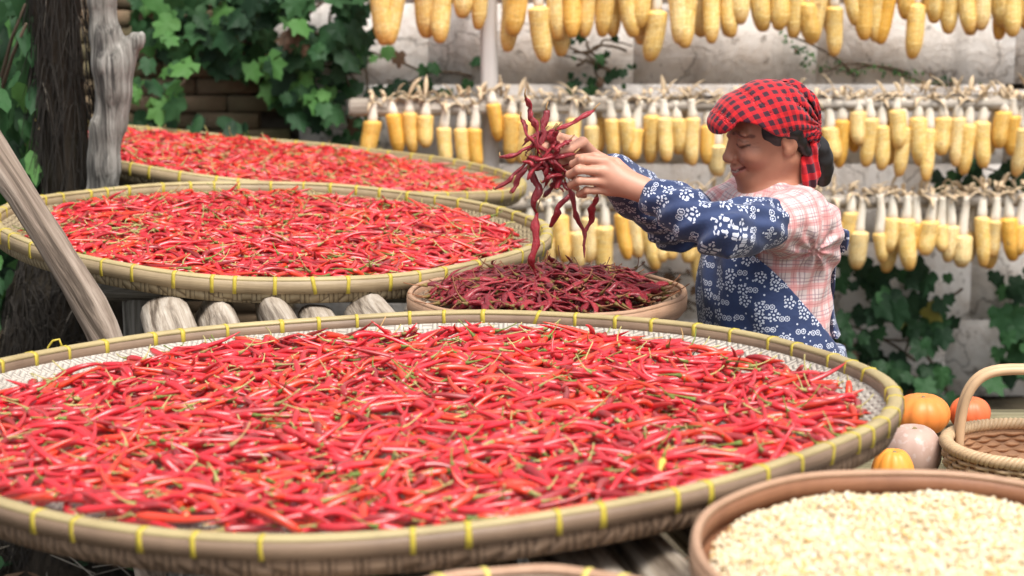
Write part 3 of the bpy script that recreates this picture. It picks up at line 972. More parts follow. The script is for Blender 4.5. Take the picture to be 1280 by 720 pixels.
# cracked corn in the brown tray
r = np.random.default_rng(9)
ng = 21000
t_ = (1 + 5 ** .5) / 2
ico = np.array([(-1, t_, 0), (1, t_, 0), (-1, -t_, 0), (1, -t_, 0), (0, -1, t_), (0, 1, t_), (0, -1, -t_), (0, 1, -t_), (t_, 0, -1), (t_, 0, 1), (-t_, 0, -1), (-t_, 0, 1)]) / 1.9
icf = np.array([(0, 11, 5), (0, 5, 1), (0, 1, 7), (0, 7, 10), (0, 10, 11), (1, 5, 9), (5, 11, 4), (11, 10, 2), (10, 7, 6), (7, 1, 8), (3, 9, 4), (3, 4, 2), (3, 2, 6), (3, 6, 8), (3, 8, 9), (4, 9, 5), (2, 4, 11), (6, 2, 10), (8, 6, 7), (9, 8, 1)])
rr = .338 * np.sqrt(r.uniform(0, 1, ng)); th = r.uniform(0, 6.283, ng)
gz = lambda rr, x, y: .060 + .012 * (1 - (rr / .338) ** 2) - .016 * np.clip((rr - .29) / .05, 0, 1) + .004 * np.sin(x * 31 + 1) * np.sin(y * 27)
gx_, gy_ = rr * np.cos(th), rr * np.sin(th)
pos = np.stack([gx_, gy_, gz(rr, gx_, gy_) + r.normal(0, .0022, ng)], 1)
sc3 = r.uniform(.0021, .0042, (ng, 1, 1)) * r.uniform(.55, 1.2, (ng, 1, 3))
q = r.normal(size=(ng, 4)); q /= np.linalg.norm(q, axis=1)[:, None]
w_, x_, y_, z_ = q.T
RQ = np.stack([1 - 2 * (y_**2 + z_**2), 2 * (x_*y_ - z_*w_), 2 * (x_*z_ + y_*w_), 2 * (x_*y_ + z_*w_), 1 - 2 * (x_**2 + z_**2), 2 * (y_*z_ - x_*w_), 2 * (x_*z_ - y_*w_), 2 * (y_*z_ + x_*w_), 1 - 2 * (x_**2 + y_**2)], 1).reshape(-1, 3, 3)
GV = np.einsum('nij,nkj->nki', RQ, ico[None] * sc3) + pos[:, None]
GF = (icf[None] + 12 * np.arange(ng)[:, None, None]).reshape(-1, 3)
pal = np.array([(.72, .57, .34), (.76, .64, .44), (.78, .69, .53), (.68, .46, .17), (.56, .44, .28)])
gc = pal[r.choice(5, ng, p=[.3, .3, .25, .09, .06])] * r.uniform(.85, 1.08, (ng, 1))
gr = empty('cracked_corn', TE[2], 'bed of pale cream cracked corn filling the reddish brown tray', 'corn'); gr['kind'] = 'stuff'
o = obj_np('grains', GV.reshape(-1, 3) @ TE[1].T, GF, MT['grit'], gr, smooth=False, color=np.repeat(gc, 12, 0)); o['kind'] = 'stuff'
prof = [(.0005, gz(0, 0, 0) - .004), (.15, .063), (.27, .055), (.338, .036), (.338, .02)]
V, Q, T = lathe(prof, 64)
o = obj_np('grain_bed', V @ TE[1].T, Q, MT['grit'], gr, color=np.tile((.72, .6, .4), (len(V), 1))); o['kind'] = 'stuff'

# dark fruit in the small tray at the edge of the rack
for k in range(34):
    a = k * 2.39996; rr_ = .155 * math.sqrt((k + .5) / 34)
    V, Q, T = lathe([(.0008, -.013), (.008, -.011), (.0135, -.003), (.0135, .004), (.009, .011), (.0008, .0125)], 12)
    V = V * rng.uniform(.8, 1.1)
    V = V + np.array([rr_ * math.cos(a), rr_ * math.sin(a), .026])
    o = obj_np('plum', V @ TF[1].T, Q, MT['dark_fruit']); o.location = TF[2]
    tag(o, 'small dark purple fruit lying in the small tied tray', 'fruit', 'dark fruit in the small tray')

# ================================================================== CORN ON RAILS
def cob_mesh(seed):
    r = np.random.default_rng(seed)
    L, r0 = .19, .0305
    nz, na = 64, 56
    z = np.linspace(0, 1, nz)
    prof = np.minimum(1, (np.maximum(z, .0005) / .06) ** .5) * np.minimum(1, (1.0005 - z) ** .3 * 1.45) * (1 - .12 * z)
    rows = int(r.choice([12, 14])); kz = 30
    a = np.linspace(0, 2 * np.pi, na, endpoint=False)
    ker = np.abs(np.sin(rows / 2 * a[None] + .12 * np.sin(z[:, None] * 8))) ** .5 * np.abs(np.sin(kz * np.pi * z[:, None] + (np.floor(rows * a[None] / 2 / np.pi) % 2) * 1.57)) ** .4
    R = r0 * prof[:, None] * (1 + .085 * (ker - .5))
    bx = .008 * np.sin(z * 2.6 + r.uniform(0, 6)); by = .006 * np.sin(z * 2.5 + r.uniform(0, 6))
    V = np.stack([R * np.cos(a) + (bx - bx[0])[:, None], R * np.sin(a) + (by - by[0])[:, None], np.repeat(-z[:, None] * L, na, 1)], -1).reshape(-1, 3)
    uv = np.stack([np.repeat(a[None] / (2 * np.pi) * rows, nz, 0), np.repeat(z[:, None] * kz, na, 1), np.repeat(z[:, None], na, 1)], -1).reshape(-1, 3)
    i = np.arange(nz - 1)[:, None] * na; j = np.arange(na)[None]; jn = (j + 1) % na
    Q = np.stack([i + j, i + jn, i + na + jn, i + na + j], -1).reshape(-1, 4)[:, ::-1]
    return mesh_np('kernels', V, Q, MT['cob'], uvw=uv)
def husk_mesh(seed, hl):
    """pale sheath from the cob's shoulder up to the knot, and the knotted ragged leaves over the rail"""
    r = np.random.default_rng(seed)
    parts = []
    z = np.linspace(-.012, hl, 12)
    rad = np.interp(z, [-.012, 0, .01, hl * .45, hl * .85, hl], [.014, .0190, .0185, .0165, .0135, .015])
    sw = .004 * np.sin(z * 30 + r.uniform(0, 6))
    parts.append(tube(np.stack([sw - sw[0], .003 * np.sin(z * 22) , z], 1), rad, 9))
    V, Q, T = join(parts)
    sheath = mesh_np('husk', V, [Q, T], MT['husk'])
    parts = []
    for k in range(int(r.integers(4, 7))):
        a = r.uniform(0, 6.28); L = r.uniform(.03, .085)
        q = np.linspace(0, 1, 6)
        dx, dy = math.cos(a) * .8, math.sin(a) * .7 + .3
        up = r.uniform(.2, 1.0)
        sp = np.stack([dx * L * q, dy * L * q, hl - .006 + L * (up * q - .7 * q ** 2) + .008 * np.sin(q * 3)], 1)
        parts.append(tube(sp, np.interp(q, [0, .3, .7, 1], [.006, .010, .008, .0015]), 6, flat=.25))
    V, Q, T = join(parts)
    return sheath, mesh_np('husk_tips', V, [Q, T], MT['husk_dry'])
COBS = [cob_mesh(k) for k in range(6)]
def crop_rail(name, ya, yb, px0, px1, Y, label, rad=.028):
    a, b = at(px0, ya, Y), at(px1, yb, Y)
    V, Q, T = log_mesh(np.linalg.norm(b - a), rad, ya, 12, 50)
    V = V[:, [2, 0, 1]]
    o = obj_np(name, V, [Q, T], MT['rail_wood'])
    o.location = (a + b) / 2
    d = b - a
    o.rotation_euler = (0, -math.atan2(d[2], d[0]), 0)
    return tag(o, label, 'rail')
HUSK = {}
def hang(rows, railY, Y, label, group, wscale=1.0):
    for k, (x, yt, yb) in enumerate(rows):
        dy = rng.uniform(-.028, -.020) if (k % 1 == 0) else 0
        back = yb < 0
        yb = abs(yb)
        YY = Y + (.045 if back else dy)
        top = at(x, yt, YY); bot = at(x, yb, YY); rz = at(x, railY(x), Y)[2] + .022
        L = max(.1, top[2] - bot[2]); hl = max(.035, rz - top[2])
        hk = round(hl / .02)
        v = int(rng.integers(3))
        if (hk, v) not in HUSK: HUSK[(hk, v)] = husk_mesh(hk * 7 + v, max(.035, hk * .02))
        e = empty('corn_cob', (top[0], YY, top[2] + hl), label, 'corn cob', group)
        e.empty_display_size = .02
        lean = rng.normal(0, .035)
        e.rotation_euler = (rng.normal(.01, .02), lean, rng.uniform(-.5, .5))
        ko = obj_me('kernels', COBS[int(rng.integers(6))], e)
        ko.location = (0, 0, -hl)
        ws = wscale * rng.uniform(.86, 1.14) * (1. if L > .12 else .92)
        ko.scale = (ws, ws, L / .19)
        ko.rotation_euler = (0, 0, rng.uniform(0, 6.28))
        tw = rng.normal(0, .5)
        for nm_, me_ in zip(('husk', 'husk_tips'), HUSK[(hk, v)]):
            ho = obj_me(nm_, me_, e)
            ho.location = (0, 0, -hl)
            ho.rotation_euler = (0, 0, tw)
r1 = [(475, -14, 57), (502, -16, 57), (529, -22, 49), (555, -18, 54), (574, -42, 23), (598, -34, 38), (638, -6, -65), (647, -24, 45), (668, 7, 79), (690, 0, -71), (694, -20, 51), (713, -24, 47), (735, -22, 47), (756, -20, -46), (762, -24, 47), (784, -24, 47), (806, -30, 37), (809, -14, -56), (823, 12, 78), (844, -16, 55), (861, -12, 60), (875, -24, -47), (888, -16, 54), (908, -20, 47), (918, -24, -46), (926, -40, 30), (948, -30, 40), (970, -30, 38), (984, -26, -30), (991, -22, 48), (1010, 2, 55), (1025, -12, 56), (1036, -20, -48), (1044, 7, 71), (1060, -34, 33), (1080, -14, 51), (1096, -18, 53), (1113, -14, 56), (1137, -40, 25), (1143, -10, -55), (1149, 3, 74), (1168, -36, 30), (1190, -24, 43), (1204, -26, 42), (1216, -22, -44), (1228, -30, 38), (1247, -32, 35), (1258, -20, -50), (1266, -24, 46), (1280, -30, 38), (1297, -20, 48), (1315, -28, 40)]
r2 = [(467, 150, 196), (491, 141, 193), (513, 139, 192), (532, 143, 184), (556, 158, 207), (577, 159, 212), (594, 159, 214), (615, 128, 178), (640, 141, 205), (657, 149, 205), (672, 146, -204), (692, 152, 200), (717, 146, 203), (738, 156, 200), (747, 145, -190), (765, 147, 202), (783, 147, 202), (798, 160, 200), (815, 142, 206), (831, 145, 202), (846, 147, 194), (856, 150, -205), (866, 145, 207), (884, 155, 206), (897, 180, 222), (915, 148, 205), (938, 150, 208), (962, 146, 200), (988, 150, 209), (1012, 146, 204), (1036, 158, 200), (1054, 148, 211), (1067, 150, -190), (1074, 138, 181), (1088, 146, 209), (1103, 155, 213), (1113, 150, -208), (1120, 136, 186), (1129, 157, 221), (1148, 145, 208), (1163, 159, 226), (1179, 145, 194), (1197, 145, 208), (1212, 153, 219), (1229, 150, 210), (1243, 160, -196), (1256, 138, 186), (1267, 143, 196), (1279, 158, 222), (1296, 148, 205), (1314, 150, 212)]
r3 = [(664, 282, 330), (683, 296, 336), (700, 267, 328), (719, 288, 340), (737, 270, 329), (755, 281, 348), (776, 265, 325), (793, 270, 323), (809, 277, 338), (826, 282, 327), (841, 284, 324), (861, 290, 329), (866, 310, -362), (890, 280, 330), (915, 276, 332), (1042, 276, 322), (1064, 264, 304), (1075, 288, 338), (1097, 290, 329), (1116, 271, 316), (1117, 288, -341), (1132, 272, 338), (1147, 278, 323), (1163, 275, 319), (1175, 280, 313), (1188, 281, 328), (1204, 293, 334), (1213, 288, -328), (1227, 269, 334), (1240, 284, -336), (1244, 274, 322), (1260, 271, 327), (1276, 280, 319), (1293, 274, 330), (1310, 280, 334)]
crop_rail('corn_rail', -62, -62, 425, 1420, 7.75, 'grey wooden pole carrying the uppermost row of corn cobs')
crop_rail('corn_rail', 136, 128, 436, 1420, 7.75, 'pale grey wooden pole carrying the middle row of corn cobs')
crop_rail('corn_rail', 258, 250, 560, 1420, 7.75, 'grey wooden pole carrying the lowest row of corn cobs')
hang(r1, lambda x: -62, 7.75, 'yellow corn cob hanging by its husk from the uppermost rail', 'corn cobs on the uppermost rail', 1.16)
hang(r2, lambda x: 136 - (x - 436) * .008, 7.75, 'yellow corn cob hanging by its white husk from the middle rail', 'corn cobs on the middle rail')
hang(r3, lambda x: 256 - (x - 560) * .009, 7.75, 'yellow corn cob hanging by its white husk from the lowest rail', 'corn cobs on the lowest rail', 1.02)
# ragged husk tangle lying along the rails
def husk_tangle(x0, x1, yf, Y, n, label):
    parts = []
    for k in range(n):
        x = rng.uniform(x0, x1)
        c = at(x, yf(x), Y) + [0, rng.normal(0, .02), .020]
        L = rng.uniform(.03, .08); a = rng.uniform(0, 6.28)
        q = np.linspace(0, 1, 5)
        sp = c + np.stack([math.cos(a) * L * (q - .5), math.sin(a) * L * .5 * (q - .5), rng.uniform(-.01, .015) + (.012 * np.sin(q * 3.1)) + abs(rng.normal(0, .6)) * L * q], 1)
        parts.append(tube(sp, np.array([.002, .007, .009, .006, .001]) * rng.uniform(.7, 1.2), 5, flat=.3))
    V, Q, T = join(parts)
    o = obj_np('husk_tangle', V - at((x0 + x1) / 2, yf(x0), Y), [Q, T], MT['husk_dry'])
    o.location = at((x0 + x1) / 2, yf(x0), Y)
    tag(o, label, 'husks', kind='stuff')
husk_tangle(462, 1300, lambda x: 133 - (x - 436) * .008, 7.75, 200, 'torn dry husks knotted along the middle corn rail')
husk_tangle(664, 1300, lambda x: 253 - (x - 560) * .009, 7.75, 160, 'torn dry husks knotted along the lowest corn rail')
for px_, lb in ((612, 'pale grey post holding the corn rails beside the ivy'), (1400, 'pale grey post at the far end of the corn rails')):
    c = at(px_, 0, 7.82)
    V, Q, T = log_mesh(2.7, .034, 3.3, 16, 40)
    o = obj_np('rail_post', V, [Q, T], MT['post']); o.location = (c[0], 7.82, 1.3)
    tag(o, lb, 'post')

# ================================================================== IVY AND SHRUB
def leaf_mesh(kind, seed, mat):
    r = np.random.default_rng(seed)
    if kind == 'ivy':
        half = [(-.42, .0), (-.56, .16), (-.60, .36), (-.46, .54), (-.24, .64), (-.12, .57), (.04, .50), (.22, .58), (.44, .64), (.46, .48), (.46, .34), (.60, .25), (.76, .14), (.95, .0)]
    else:
        half = [(-.62, .0), (-.50, .14), (-.30, .25), (-.05, .31), (.20, .29), (.45, .20), (.65, .10), (.88, .0)]
    half = np.array(half)
    half[1:-1] += r.normal(0, .04, (len(half) - 2, 2))
    out_ = np.vstack([half, (half[1:-1] * [1, -1])[::-1]])
    out_[len(half):] += r.normal(0, .015, (len(half) - 2, 2))
    x, y = out_[:, 0], out_[:, 1]
    rad = np.hypot(x, y); th = np.arctan2(y, x); m = len(x) + 1
    cup = r.uniform(-.25, .1)
    V = [np.array([[-.05, 0, 0]])]
    for s in (.5, 1.0):
        z = -.16 * np.abs(y * s) + cup * (rad * s) ** 2 * .6 + .05 * np.sin(th * 5 + r.uniform(0, 6)) * s
        V.append(np.stack([x * s, y * s, z], 1))
    V = np.vstack(V) * .5
    n = m - 1
    j = np.arange(n); jn = (j + 1) % n
    T = np.stack([np.zeros(n, int), 1 + j, 1 + jn], 1)
    Q = np.stack([1 + j, 1 + n + j, 1 + n + jn, 1 + jn], 1)
    return mesh_np('leaf', V, [Q, T], MT[mat])
LEAF = {(k, m): [leaf_mesh(k, 11 * q + len(m), m) for q in range(3)] for k in ('ivy', 'oval') for m in ('leaf_dark', 'leaf_mid', 'leaf_light', 'leaf_yellow', 'leaf_brown')}
def in_poly(x, y, poly):
    c = False
    for i in range(len(poly)):
        (x1, y1), (x2, y2) = poly[i], poly[i - 1]
        if (y1 > y) != (y2 > y) and x < (x2 - x1) * (y - y1) / (y2 - y1) + x1: c = not c
    return c
def plant(name, label, poly, n, Y0, Y1, size, mats, kind='ivy', stems=5, clump=14, cat='ivy', light=(0, -1, .5)):
    xs = [p[0] for p in poly]; ys = [p[1] for p in poly]
    root = at((min(xs) + max(xs)) / 2, max(ys), Y1)
    e = empty(name, root, label, cat)
    parts = []
    for k in range(stems):
        while True:
            a = (rng.uniform(min(xs), max(xs)), rng.uniform(min(ys), max(ys)))
            if in_poly(*a, poly): break
        while True:
            b = (rng.uniform(min(xs), max(xs)), rng.uniform(min(ys), max(ys)))
            if in_poly(*b, poly) and math.hypot(a[0] - b[0], a[1] - b[1]) > .3 * (max(xs) - min(xs)): break
        q = np.linspace(0, 1, 12)
        pts = np.array([at(a[0] + (b[0] - a[0]) * t + 8 * math.sin(t * 7 + k), a[1] + (b[1] - a[1]) * t + 8 * math.cos(t * 5 + k), Y1 - .01) for t in q])
        parts.append(tube(pts - root, .006 - .003 * q, 5))
    if cat == 'shrub':
        g0 = np.array([root[0], (Y0 + Y1) / 2, -.02])
        for k in range(9):
            while True:
                a = (rng.uniform(min(xs), max(xs)), rng.uniform(min(ys), max(ys)))
                if in_poly(*a, poly): break
            b = at(a[0], a[1], rng.uniform(Y0, Y1)); q = np.linspace(0, 1, 9)[:, None]
            m_ = g0 * [1, 1, 0] + (b - g0) * .25 + [0, 0, b[2] * .55]
            pts = (1 - q) ** 2 * (g0 + rng.normal(0, .04, 3) * [1, 1, 0]) + 2 * q * (1 - q) * m_ + q ** 2 * b
            parts.append(tube(pts - root, np.linspace(.012, .004, 9), 6))
    if parts:
        V, Q, T = join(parts)
        obj_np('stem', V, [Q, T], MT['vine_stem'], e)
    cl = []
    while len(cl) < clump:
        p = (rng.uniform(min(xs), max(xs)), rng.uniform(min(ys), max(ys)))
        if in_poly(*p, poly): cl.append((p, rng.choice(len(mats), p=[m[1] for m in mats])))
    k = 0
    while k < n:
        p = (rng.uniform(min(xs), max(xs)), rng.uniform(min(ys), max(ys)))
        if not in_poly(*p, poly): continue
        d = [math.hypot(p[0] - c[0][0], p[1] - c[0][1]) for c in cl]
        ci = int(np.argmin(d))
        if rng.random() > math.exp(-(min(d) / 48) ** 2) + .12: continue
        mi = cl[ci][1] if rng.random() < .6 else rng.choice(len(mats), p=[m[1] for m in mats])
        o = obj_me('leaf', LEAF[(kind, mats[mi][0])][int(rng.integers(3))], e)
        Yl = rng.uniform(Y0, Y1)
        o.location = at(p[0], p[1], Yl) - root
        nrm = Vector((rng.normal(0, .45), light[1] + rng.normal(0, .2), light[2] + rng.normal(0, .35)))
        qd = nrm.to_track_quat('Z', 'Y')
        o.rotation_euler = (qd.to_matrix() @ Matrix.Rotation(-math.pi / 2 + rng.normal(0, .6), 3, 'Z')).to_euler()
        s = size * rng.uniform(.5, 1.35)
        o.scale = (s, s, s)
        k += 1
    return e
WF = WY - .05
plant('ivy_plant', 'dense broad-leaved ivy hanging over the brown brick wall', [(165, -20), (450, -20), (462, 40), (455, 110), (410, 155), (365, 160), (335, 120), (280, 90), (215, 80), (170, 40)], 230, 7.75, WF, .125, [('leaf_dark', .42), ('leaf_mid', .43), ('leaf_light', .13), ('leaf_brown', .02)], stems=8, clump=26)
plant('ivy_plant', 'bright green young ivy sprig beside the forked grey post', [(160, 75), (232, 80), (235, 140), (165, 150)], 16, 7.5, 7.7, .12, [('leaf_light', .7), ('leaf_mid', .3)], stems=3, clump=4)
plant('ivy_plant', 'loose ivy trailing on the plaster near the end of the middle rail', [(415, -10), (470, 20), (510, 70), (600, 60), (600, 120), (420, 200), (395, 120)], 60, 7.85, WF, .085, [('leaf_dark', .45), ('leaf_mid', .4), ('leaf_light', .1), ('leaf_brown', .05)], stems=6, clump=9)
plant('ivy_plant', 'sparse dark ivy on the plaster between the upper and middle corn rails', [(700, 45), (800, 40), (800, 110), (700, 115)], 26, 7.95, WF, .06, [('leaf_dark', .6), ('leaf_mid', .3), ('leaf_brown', .1)], stems=7, clump=4)
plant('ivy_plant', 'ivy with green and yellowing leaves low on the wall below the corn', [(1020, 325), (1150, 330), (1200, 350), (1190, 440), (1220, 520), (1120, 505), (1040, 470), (1000, 420)], 120, 7.75, WF, .115, [('leaf_dark', .68), ('leaf_mid', .23), ('leaf_yellow', .04), ('leaf_brown', .05)], stems=8, clump=15)
plant('ivy_plant', 'few dark ivy leaves on the wall beyond the handled basket', [(1235, 340), (1300, 340), (1300, 500), (1240, 480), (1250, 400)], 24, 7.8, WF, .12, [('leaf_dark', .7), ('leaf_mid', .3)], stems=3, clump=4)
plant('ivy_plant', 'dark ivy tuft peeping between the middle and lowest corn rails', [(1140, 200), (1290, 205), (1290, 250), (1160, 250)], 34, 7.8, WF, .09, [('leaf_dark', .75), ('leaf_mid', .25)], stems=2, clump=5)
plant('creeping_vine', 'thin mossy vine of tiny leaves creeping along the plaster', [(960, 30), (985, 45), (1030, 75), (1100, 80), (1230, 105), (1230, 113), (1090, 95), (1010, 90)], 110, 7.98, WF, .03, [('leaf_mid', .6), ('leaf_light', .3), ('leaf_brown', .1)], kind='oval', stems=4, clump=20, cat='vine')
plant('creeping_vine', 'thin bare twigs and small leaves low on the wall behind the apron', [(780, 335), (880, 330), (880, 400), (780, 395)], 30, 7.95, WF, .05, [('leaf_dark', .4), ('leaf_brown', .6)], stems=7, clump=6, cat='vine')
# leafy shrub beside the dark trunk
plant('leafy_shrub', 'leafy green shrub growing beside the dark shaggy trunk', [(-40, -20), (30, -10), (44, 60), (48, 235), (30, 300), (-10, 420), (-60, 420)], 290, 5.95, 6.7, .16, [('leaf_mid', .55), ('leaf_light', .2), ('leaf_dark', .25)], kind='oval', stems=7, clump=16, cat='shrub')
plant('leafy_shrub', 'dark shrub foliage behind the dark shaggy trunk and tilted tray', [(-40, 190), (170, 150), (330, 150), (330, 260), (-40, 480)], 210, 7.5, 7.9, .2, [('leaf_dark', .8), ('leaf_mid', .2)], kind='oval', stems=7, clump=14, cat='shrub')

# ================================================================== TRUNK, FORKED POST, LEANING POLE
def sdf_obj(name, F, mat, parent=None, org=(0, 0, 0), rel=1):
    V, Q = F.mesh()
    lab = np.arange(len(V))
    for _ in range(400):
        mn = lab[Q].min(1); l2 = lab.copy()
        for c in range(4): np.minimum.at(l2, Q[:, c], mn)
        l2 = l2[l2]
        if (l2 == lab).all(): break
        lab = l2
    keep = lab == np.bincount(lab).argmax()
    Q = Q[keep[Q[:, 0]]]; ren = np.cumsum(keep) - 1; V = V[keep]; Q = ren[Q]
    V = relax(V, Q, rel)
    o = obj_np(name, V - np.asarray(org), Q, MT[mat], parent)
    if parent is None: o.location = org
    return o
tx = at(82, 120, 6.05)[0]
trunk = empty('tree_trunk', (tx, 6.05, 0), 'dark shaggy tree trunk covered in hanging fibres', 'tree')
zz = np.linspace(-.05, 3.0, 60)
nr = 24
a = np.linspace(0, 2 * np.pi, nr, endpoint=False)
P = []
for z in zz:
    rad = np.interp(z, [0, .5, .82, 1.02, 3.0], [.28, .21, .16, .066, .058])
    rr = rad * (1 + .10 * np.sin(3 * a + z * 5) + .07 * np.sin(7 * a + z * 11) + .05 * np.sin(z * 40))
    P.append(np.stack([rr * np.cos(a) + .02 * math.sin(z * 3), rr * np.sin(a), np.full(nr, z)], 1))
V = np.vstack(P)
i = np.arange(59)[:, None] * nr; j = np.arange(nr)[None]; jn = (j + 1) % nr
obj_np('trunk', V, np.stack([i + j, i + jn, i + nr + jn, i + nr + j], -1).reshape(-1, 4), MT['bark'], trunk)
for nm, n, mt in (('fibres', 2200, 'fibre'), ('pale_fibres', 60, 'fibre_pale')):
    parts = []
    for k in range(n):
        z = rng.uniform(.05, 2.2) if k % 2 else rng.uniform(.0, 1.0)
        rad = np.interp(z, [0, .5, .82, 1.02, 3.0], [.28, .21, .16, .066, .058])
        a_ = rng.uniform(-math.pi, 0) if rng.random() < .85 else rng.uniform(0, math.pi)
        L = rng.uniform(.06, .24); q = np.linspace(0, 1, 4)
        out = rad + .004 + rng.uniform(.0, .05) * q ** 1.3 + (.02 * rng.random())
        an = a_ + rng.normal(0, .35) * q
        parts.append(tube(np.stack([out * np.cos(an), out * np.sin(an), np.maximum(.0, z - L * q + .02 * np.sin(q * 5))], 1), np.linspace(.0028, .0008, 4), 3, cap=False, flat=.5))
    V, Q, T = join(parts)
    o = obj_np(nm, V, Q, MT[mt], trunk); o['kind'] = 'stuff'

# forked dead post
Yp = 5.95
k_ = 2700 / Yp
def pp(x, y): return at(x, y, Yp)
base = pp(124, 245)
lo, hi = np.array([pp(95, 0)[0], Yp - .09, -.06]), np.array([pp(190, 0)[0], Yp + .09, 1.95])
F = Field(np.arange(lo[0], hi[0], .006), np.arange(lo[1], hi[1], .006), axis((-.06, .9, .02), (.9, 1.95, .006)))
ch = [((127, -60), 15), ((127, 0), 15.5), ((134, 45), 18), ((141, 80), 25), ((141, 110), 22), ((136, 160), 20), ((130, 205), 19.5), ((124, 250), 19)]
for (p1, r1_), (p2, r2_) in zip(ch[:-1], ch[1:]):
    F.cone(pp(*p1), pp(*p2), r1_ / k_, r2_ / k_, .02)
b2 = pp(124, 250)
F.cone(b2, (b2[0] - .03, Yp, -.05), 19 / k_, 22 / k_, .02)
F.cone(pp(150, 82), pp(168, 52), 16 / k_, 11 / k_, .03)
F.cone(pp(160, 66), pp(176, 46), 7 / k_, 4 / k_, .015)
F.op(lambda P: -.0 + .0035 * np.sin(P[..., 0] * 210 + 3 * np.sin(P[..., 2] * 7)) * np.sin(P[..., 1] * 150 + 2 * np.sin(P[..., 2] * 5)) + .004 * np.sin(P[..., 2] * 21 + P[..., 0] * 40), lo, hi, mode='a')
o = sdf_obj('forked_post', F, 'dead_wood', None, (b2[0], Yp, 0))
tag(o, 'weathered grey forked branch post with a broken stub', 'post')

# leaning pole
pa, pb = at(-60, 108, 4.62), at(142, 424, 4.47)
dv = (pb - pa)
pc = pb + dv * ((pb[2] - .0) / -dv[2]) * 1.0
pc = np.array([pb[0] + .16, 4.30, -.03])
q = np.linspace(0, 1, 34)
pts = np.where(q[:, None] < .35, pa + dv * (q[:, None] / .35), pb + (pc - pb) * ((q[:, None] - .35) / .65))
for _ in range(6): pts[1:-1] = (pts[:-2] + pts[1:-1] * 2 + pts[2:]) / 4
V, Q, T = tube(pts, .035 + .002 * np.sin(q * 25), 14)
V = V + .0025 * vnoise(V, 30, 5)[:, None] * np.array([1, .5, 0])
dz = (pa - pb) / np.linalg.norm(pa - pb)
rq = Vector(dz).to_track_quat('Z', 'Y')
Rm = np.array(rq.to_matrix())
o = obj_np('leaning_pole', (V - pc) @ Rm, [Q, T], MT['pole_wood'])
o.location = pc; o.rotation_euler = rq.to_euler()
tag(o, 'bare weathered wooden pole leaning across the edge of a chilli tray', 'pole')

# leaf litter and weeds on the ground beside the rack
e = empty('leaf_litter', (-1.0, 5.2, 0), 'dark leaf litter and weeds on the ground beside the rack', 'leaf litter')
e['kind'] = 'stuff'
parts = []
for k in range(1500):
    x, y = rng.uniform(-2.2, .6), rng.uniform(2.6, 7.2)
    s = rng.uniform(.025, .06); an = rng.uniform(0, 6.28)
    q = np.array([(-1, 0, 0), (-.2, .42, .0), (.55, .28, 0), (1, 0, 0), (.55, -.28, 0), (-.2, -.42, 0)]) * s
    q[:, 2] = rng.uniform(-.5, .5) * q[:, 0] + rng.uniform(-.4, .4) * np.abs(q[:, 1])
    c, s_ = math.cos(an), math.sin(an)
    q = q @ np.array([[c, s_, 0], [-s_, c, 0], [0, 0, 1]]) + [x + 1.0, y - 5.2, rng.uniform(.01, .12)]
    parts.append((q, [(0, 1, 2, 3), (0, 3, 4, 5)], []))
for mt, sl in (('leaf_dark', slice(0, 700)), ('leaf_mid', slice(700, 900)), ('leaf_brown', slice(900, 1500))):
    V, Q, T = join(parts[sl])
    o = obj_np('fallen_leaves', V, Q, MT[mt], e, smooth=False); o['kind'] = 'stuff'
parts = []
for k in range(420):
    x, y = rng.uniform(-1.9, .0), rng.uniform(3.2, 7.0); an = rng.uniform(0, 6.28); L = rng.uniform(.1, .35)
    q = np.linspace(0, 1, 4)
    parts.append(tube(np.stack([x + 1 + math.cos(an) * L * q, y - 5.2 + math.sin(an) * L * q, .03 + rng.uniform(0, .1) + rng.uniform(-.05, .3) * L * q], 1), .0022, 3))
V, Q, T = join(parts)
o = obj_np('dry_stalks', V, [Q, T], MT['fibre_pale'], e); o['kind'] = 'stuff'

# ================================================================== LOW BENCH, PUMPKINS, BASKET
BZ = .74
bench = empty('low_bench', (1.25, 4.3, 0), 'low mossy plank bench carrying the pumpkins and the handled basket', 'bench')
y = 3.7
while y < 4.86:
    V, Q, T = box(-.565, .75, y - 4.3, y - 4.3 + .142, BZ - .035, BZ + rng.uniform(-.002, .0), .004, .001)
    obj_np('plank', V, Q, MT['plank_wood'], bench, smooth=False)
    y += .15
for x in (-.5, .65):
    for yy in (-.5, .5):
        V, Q, T = box(x - .03, x + .03, yy - .03, yy + .03, -.05, BZ - .036, .004)
        obj_np('leg', V, Q, MT['plank_wood'], bench, smooth=False)
def pumpkin(px, Y, w, h, mat, label, lobes=10, depth=.07):
    c = at(px, 500, Y)
    e = empty('pumpkin', (c[0], Y, BZ - .001), label, 'pumpkin', None)
    n = 60; m = 24
    ph = np.linspace(-math.pi / 2 + .02, math.pi / 2 - .02, m); a = np.linspace(0, 2 * np.pi, n, endpoint=False)
    rr = np.cos(ph)[:, None] ** .85 * (1 - depth * (1 - np.abs(np.sin(a * lobes / 2))[None] ** .7))
    zz = h / 2 + h / 2 * np.sin(ph)[:, None] * (1 - .18 * np.exp(-(rr / .3) ** 2)) + 0 * a[None]
    V = np.stack([w / 2 * rr * np.cos(a), w / 2 * rr * np.sin(a), zz], -1).reshape(-1, 3)
    i = np.arange(m - 1)[:, None] * n; j = np.arange(n)[None]; jn = (j + 1) % n
    Q = np.stack([i + j, i + jn, i + n + jn, i + n + j], -1).reshape(-1, 4)
    obj_np('flesh', V, Q, MT[mat], e)
    V, Q, T = tube([(0, 0, h * .80), (.001, 0, h * .89), (.004, .002, h * .94)], [.008, .005, .0045], 7)
    obj_np('stalk', V, [Q, T], MT['pumpkin_stalk'], e)
    e.rotation_euler = (0, 0, rng.uniform(0, 6))
    return e
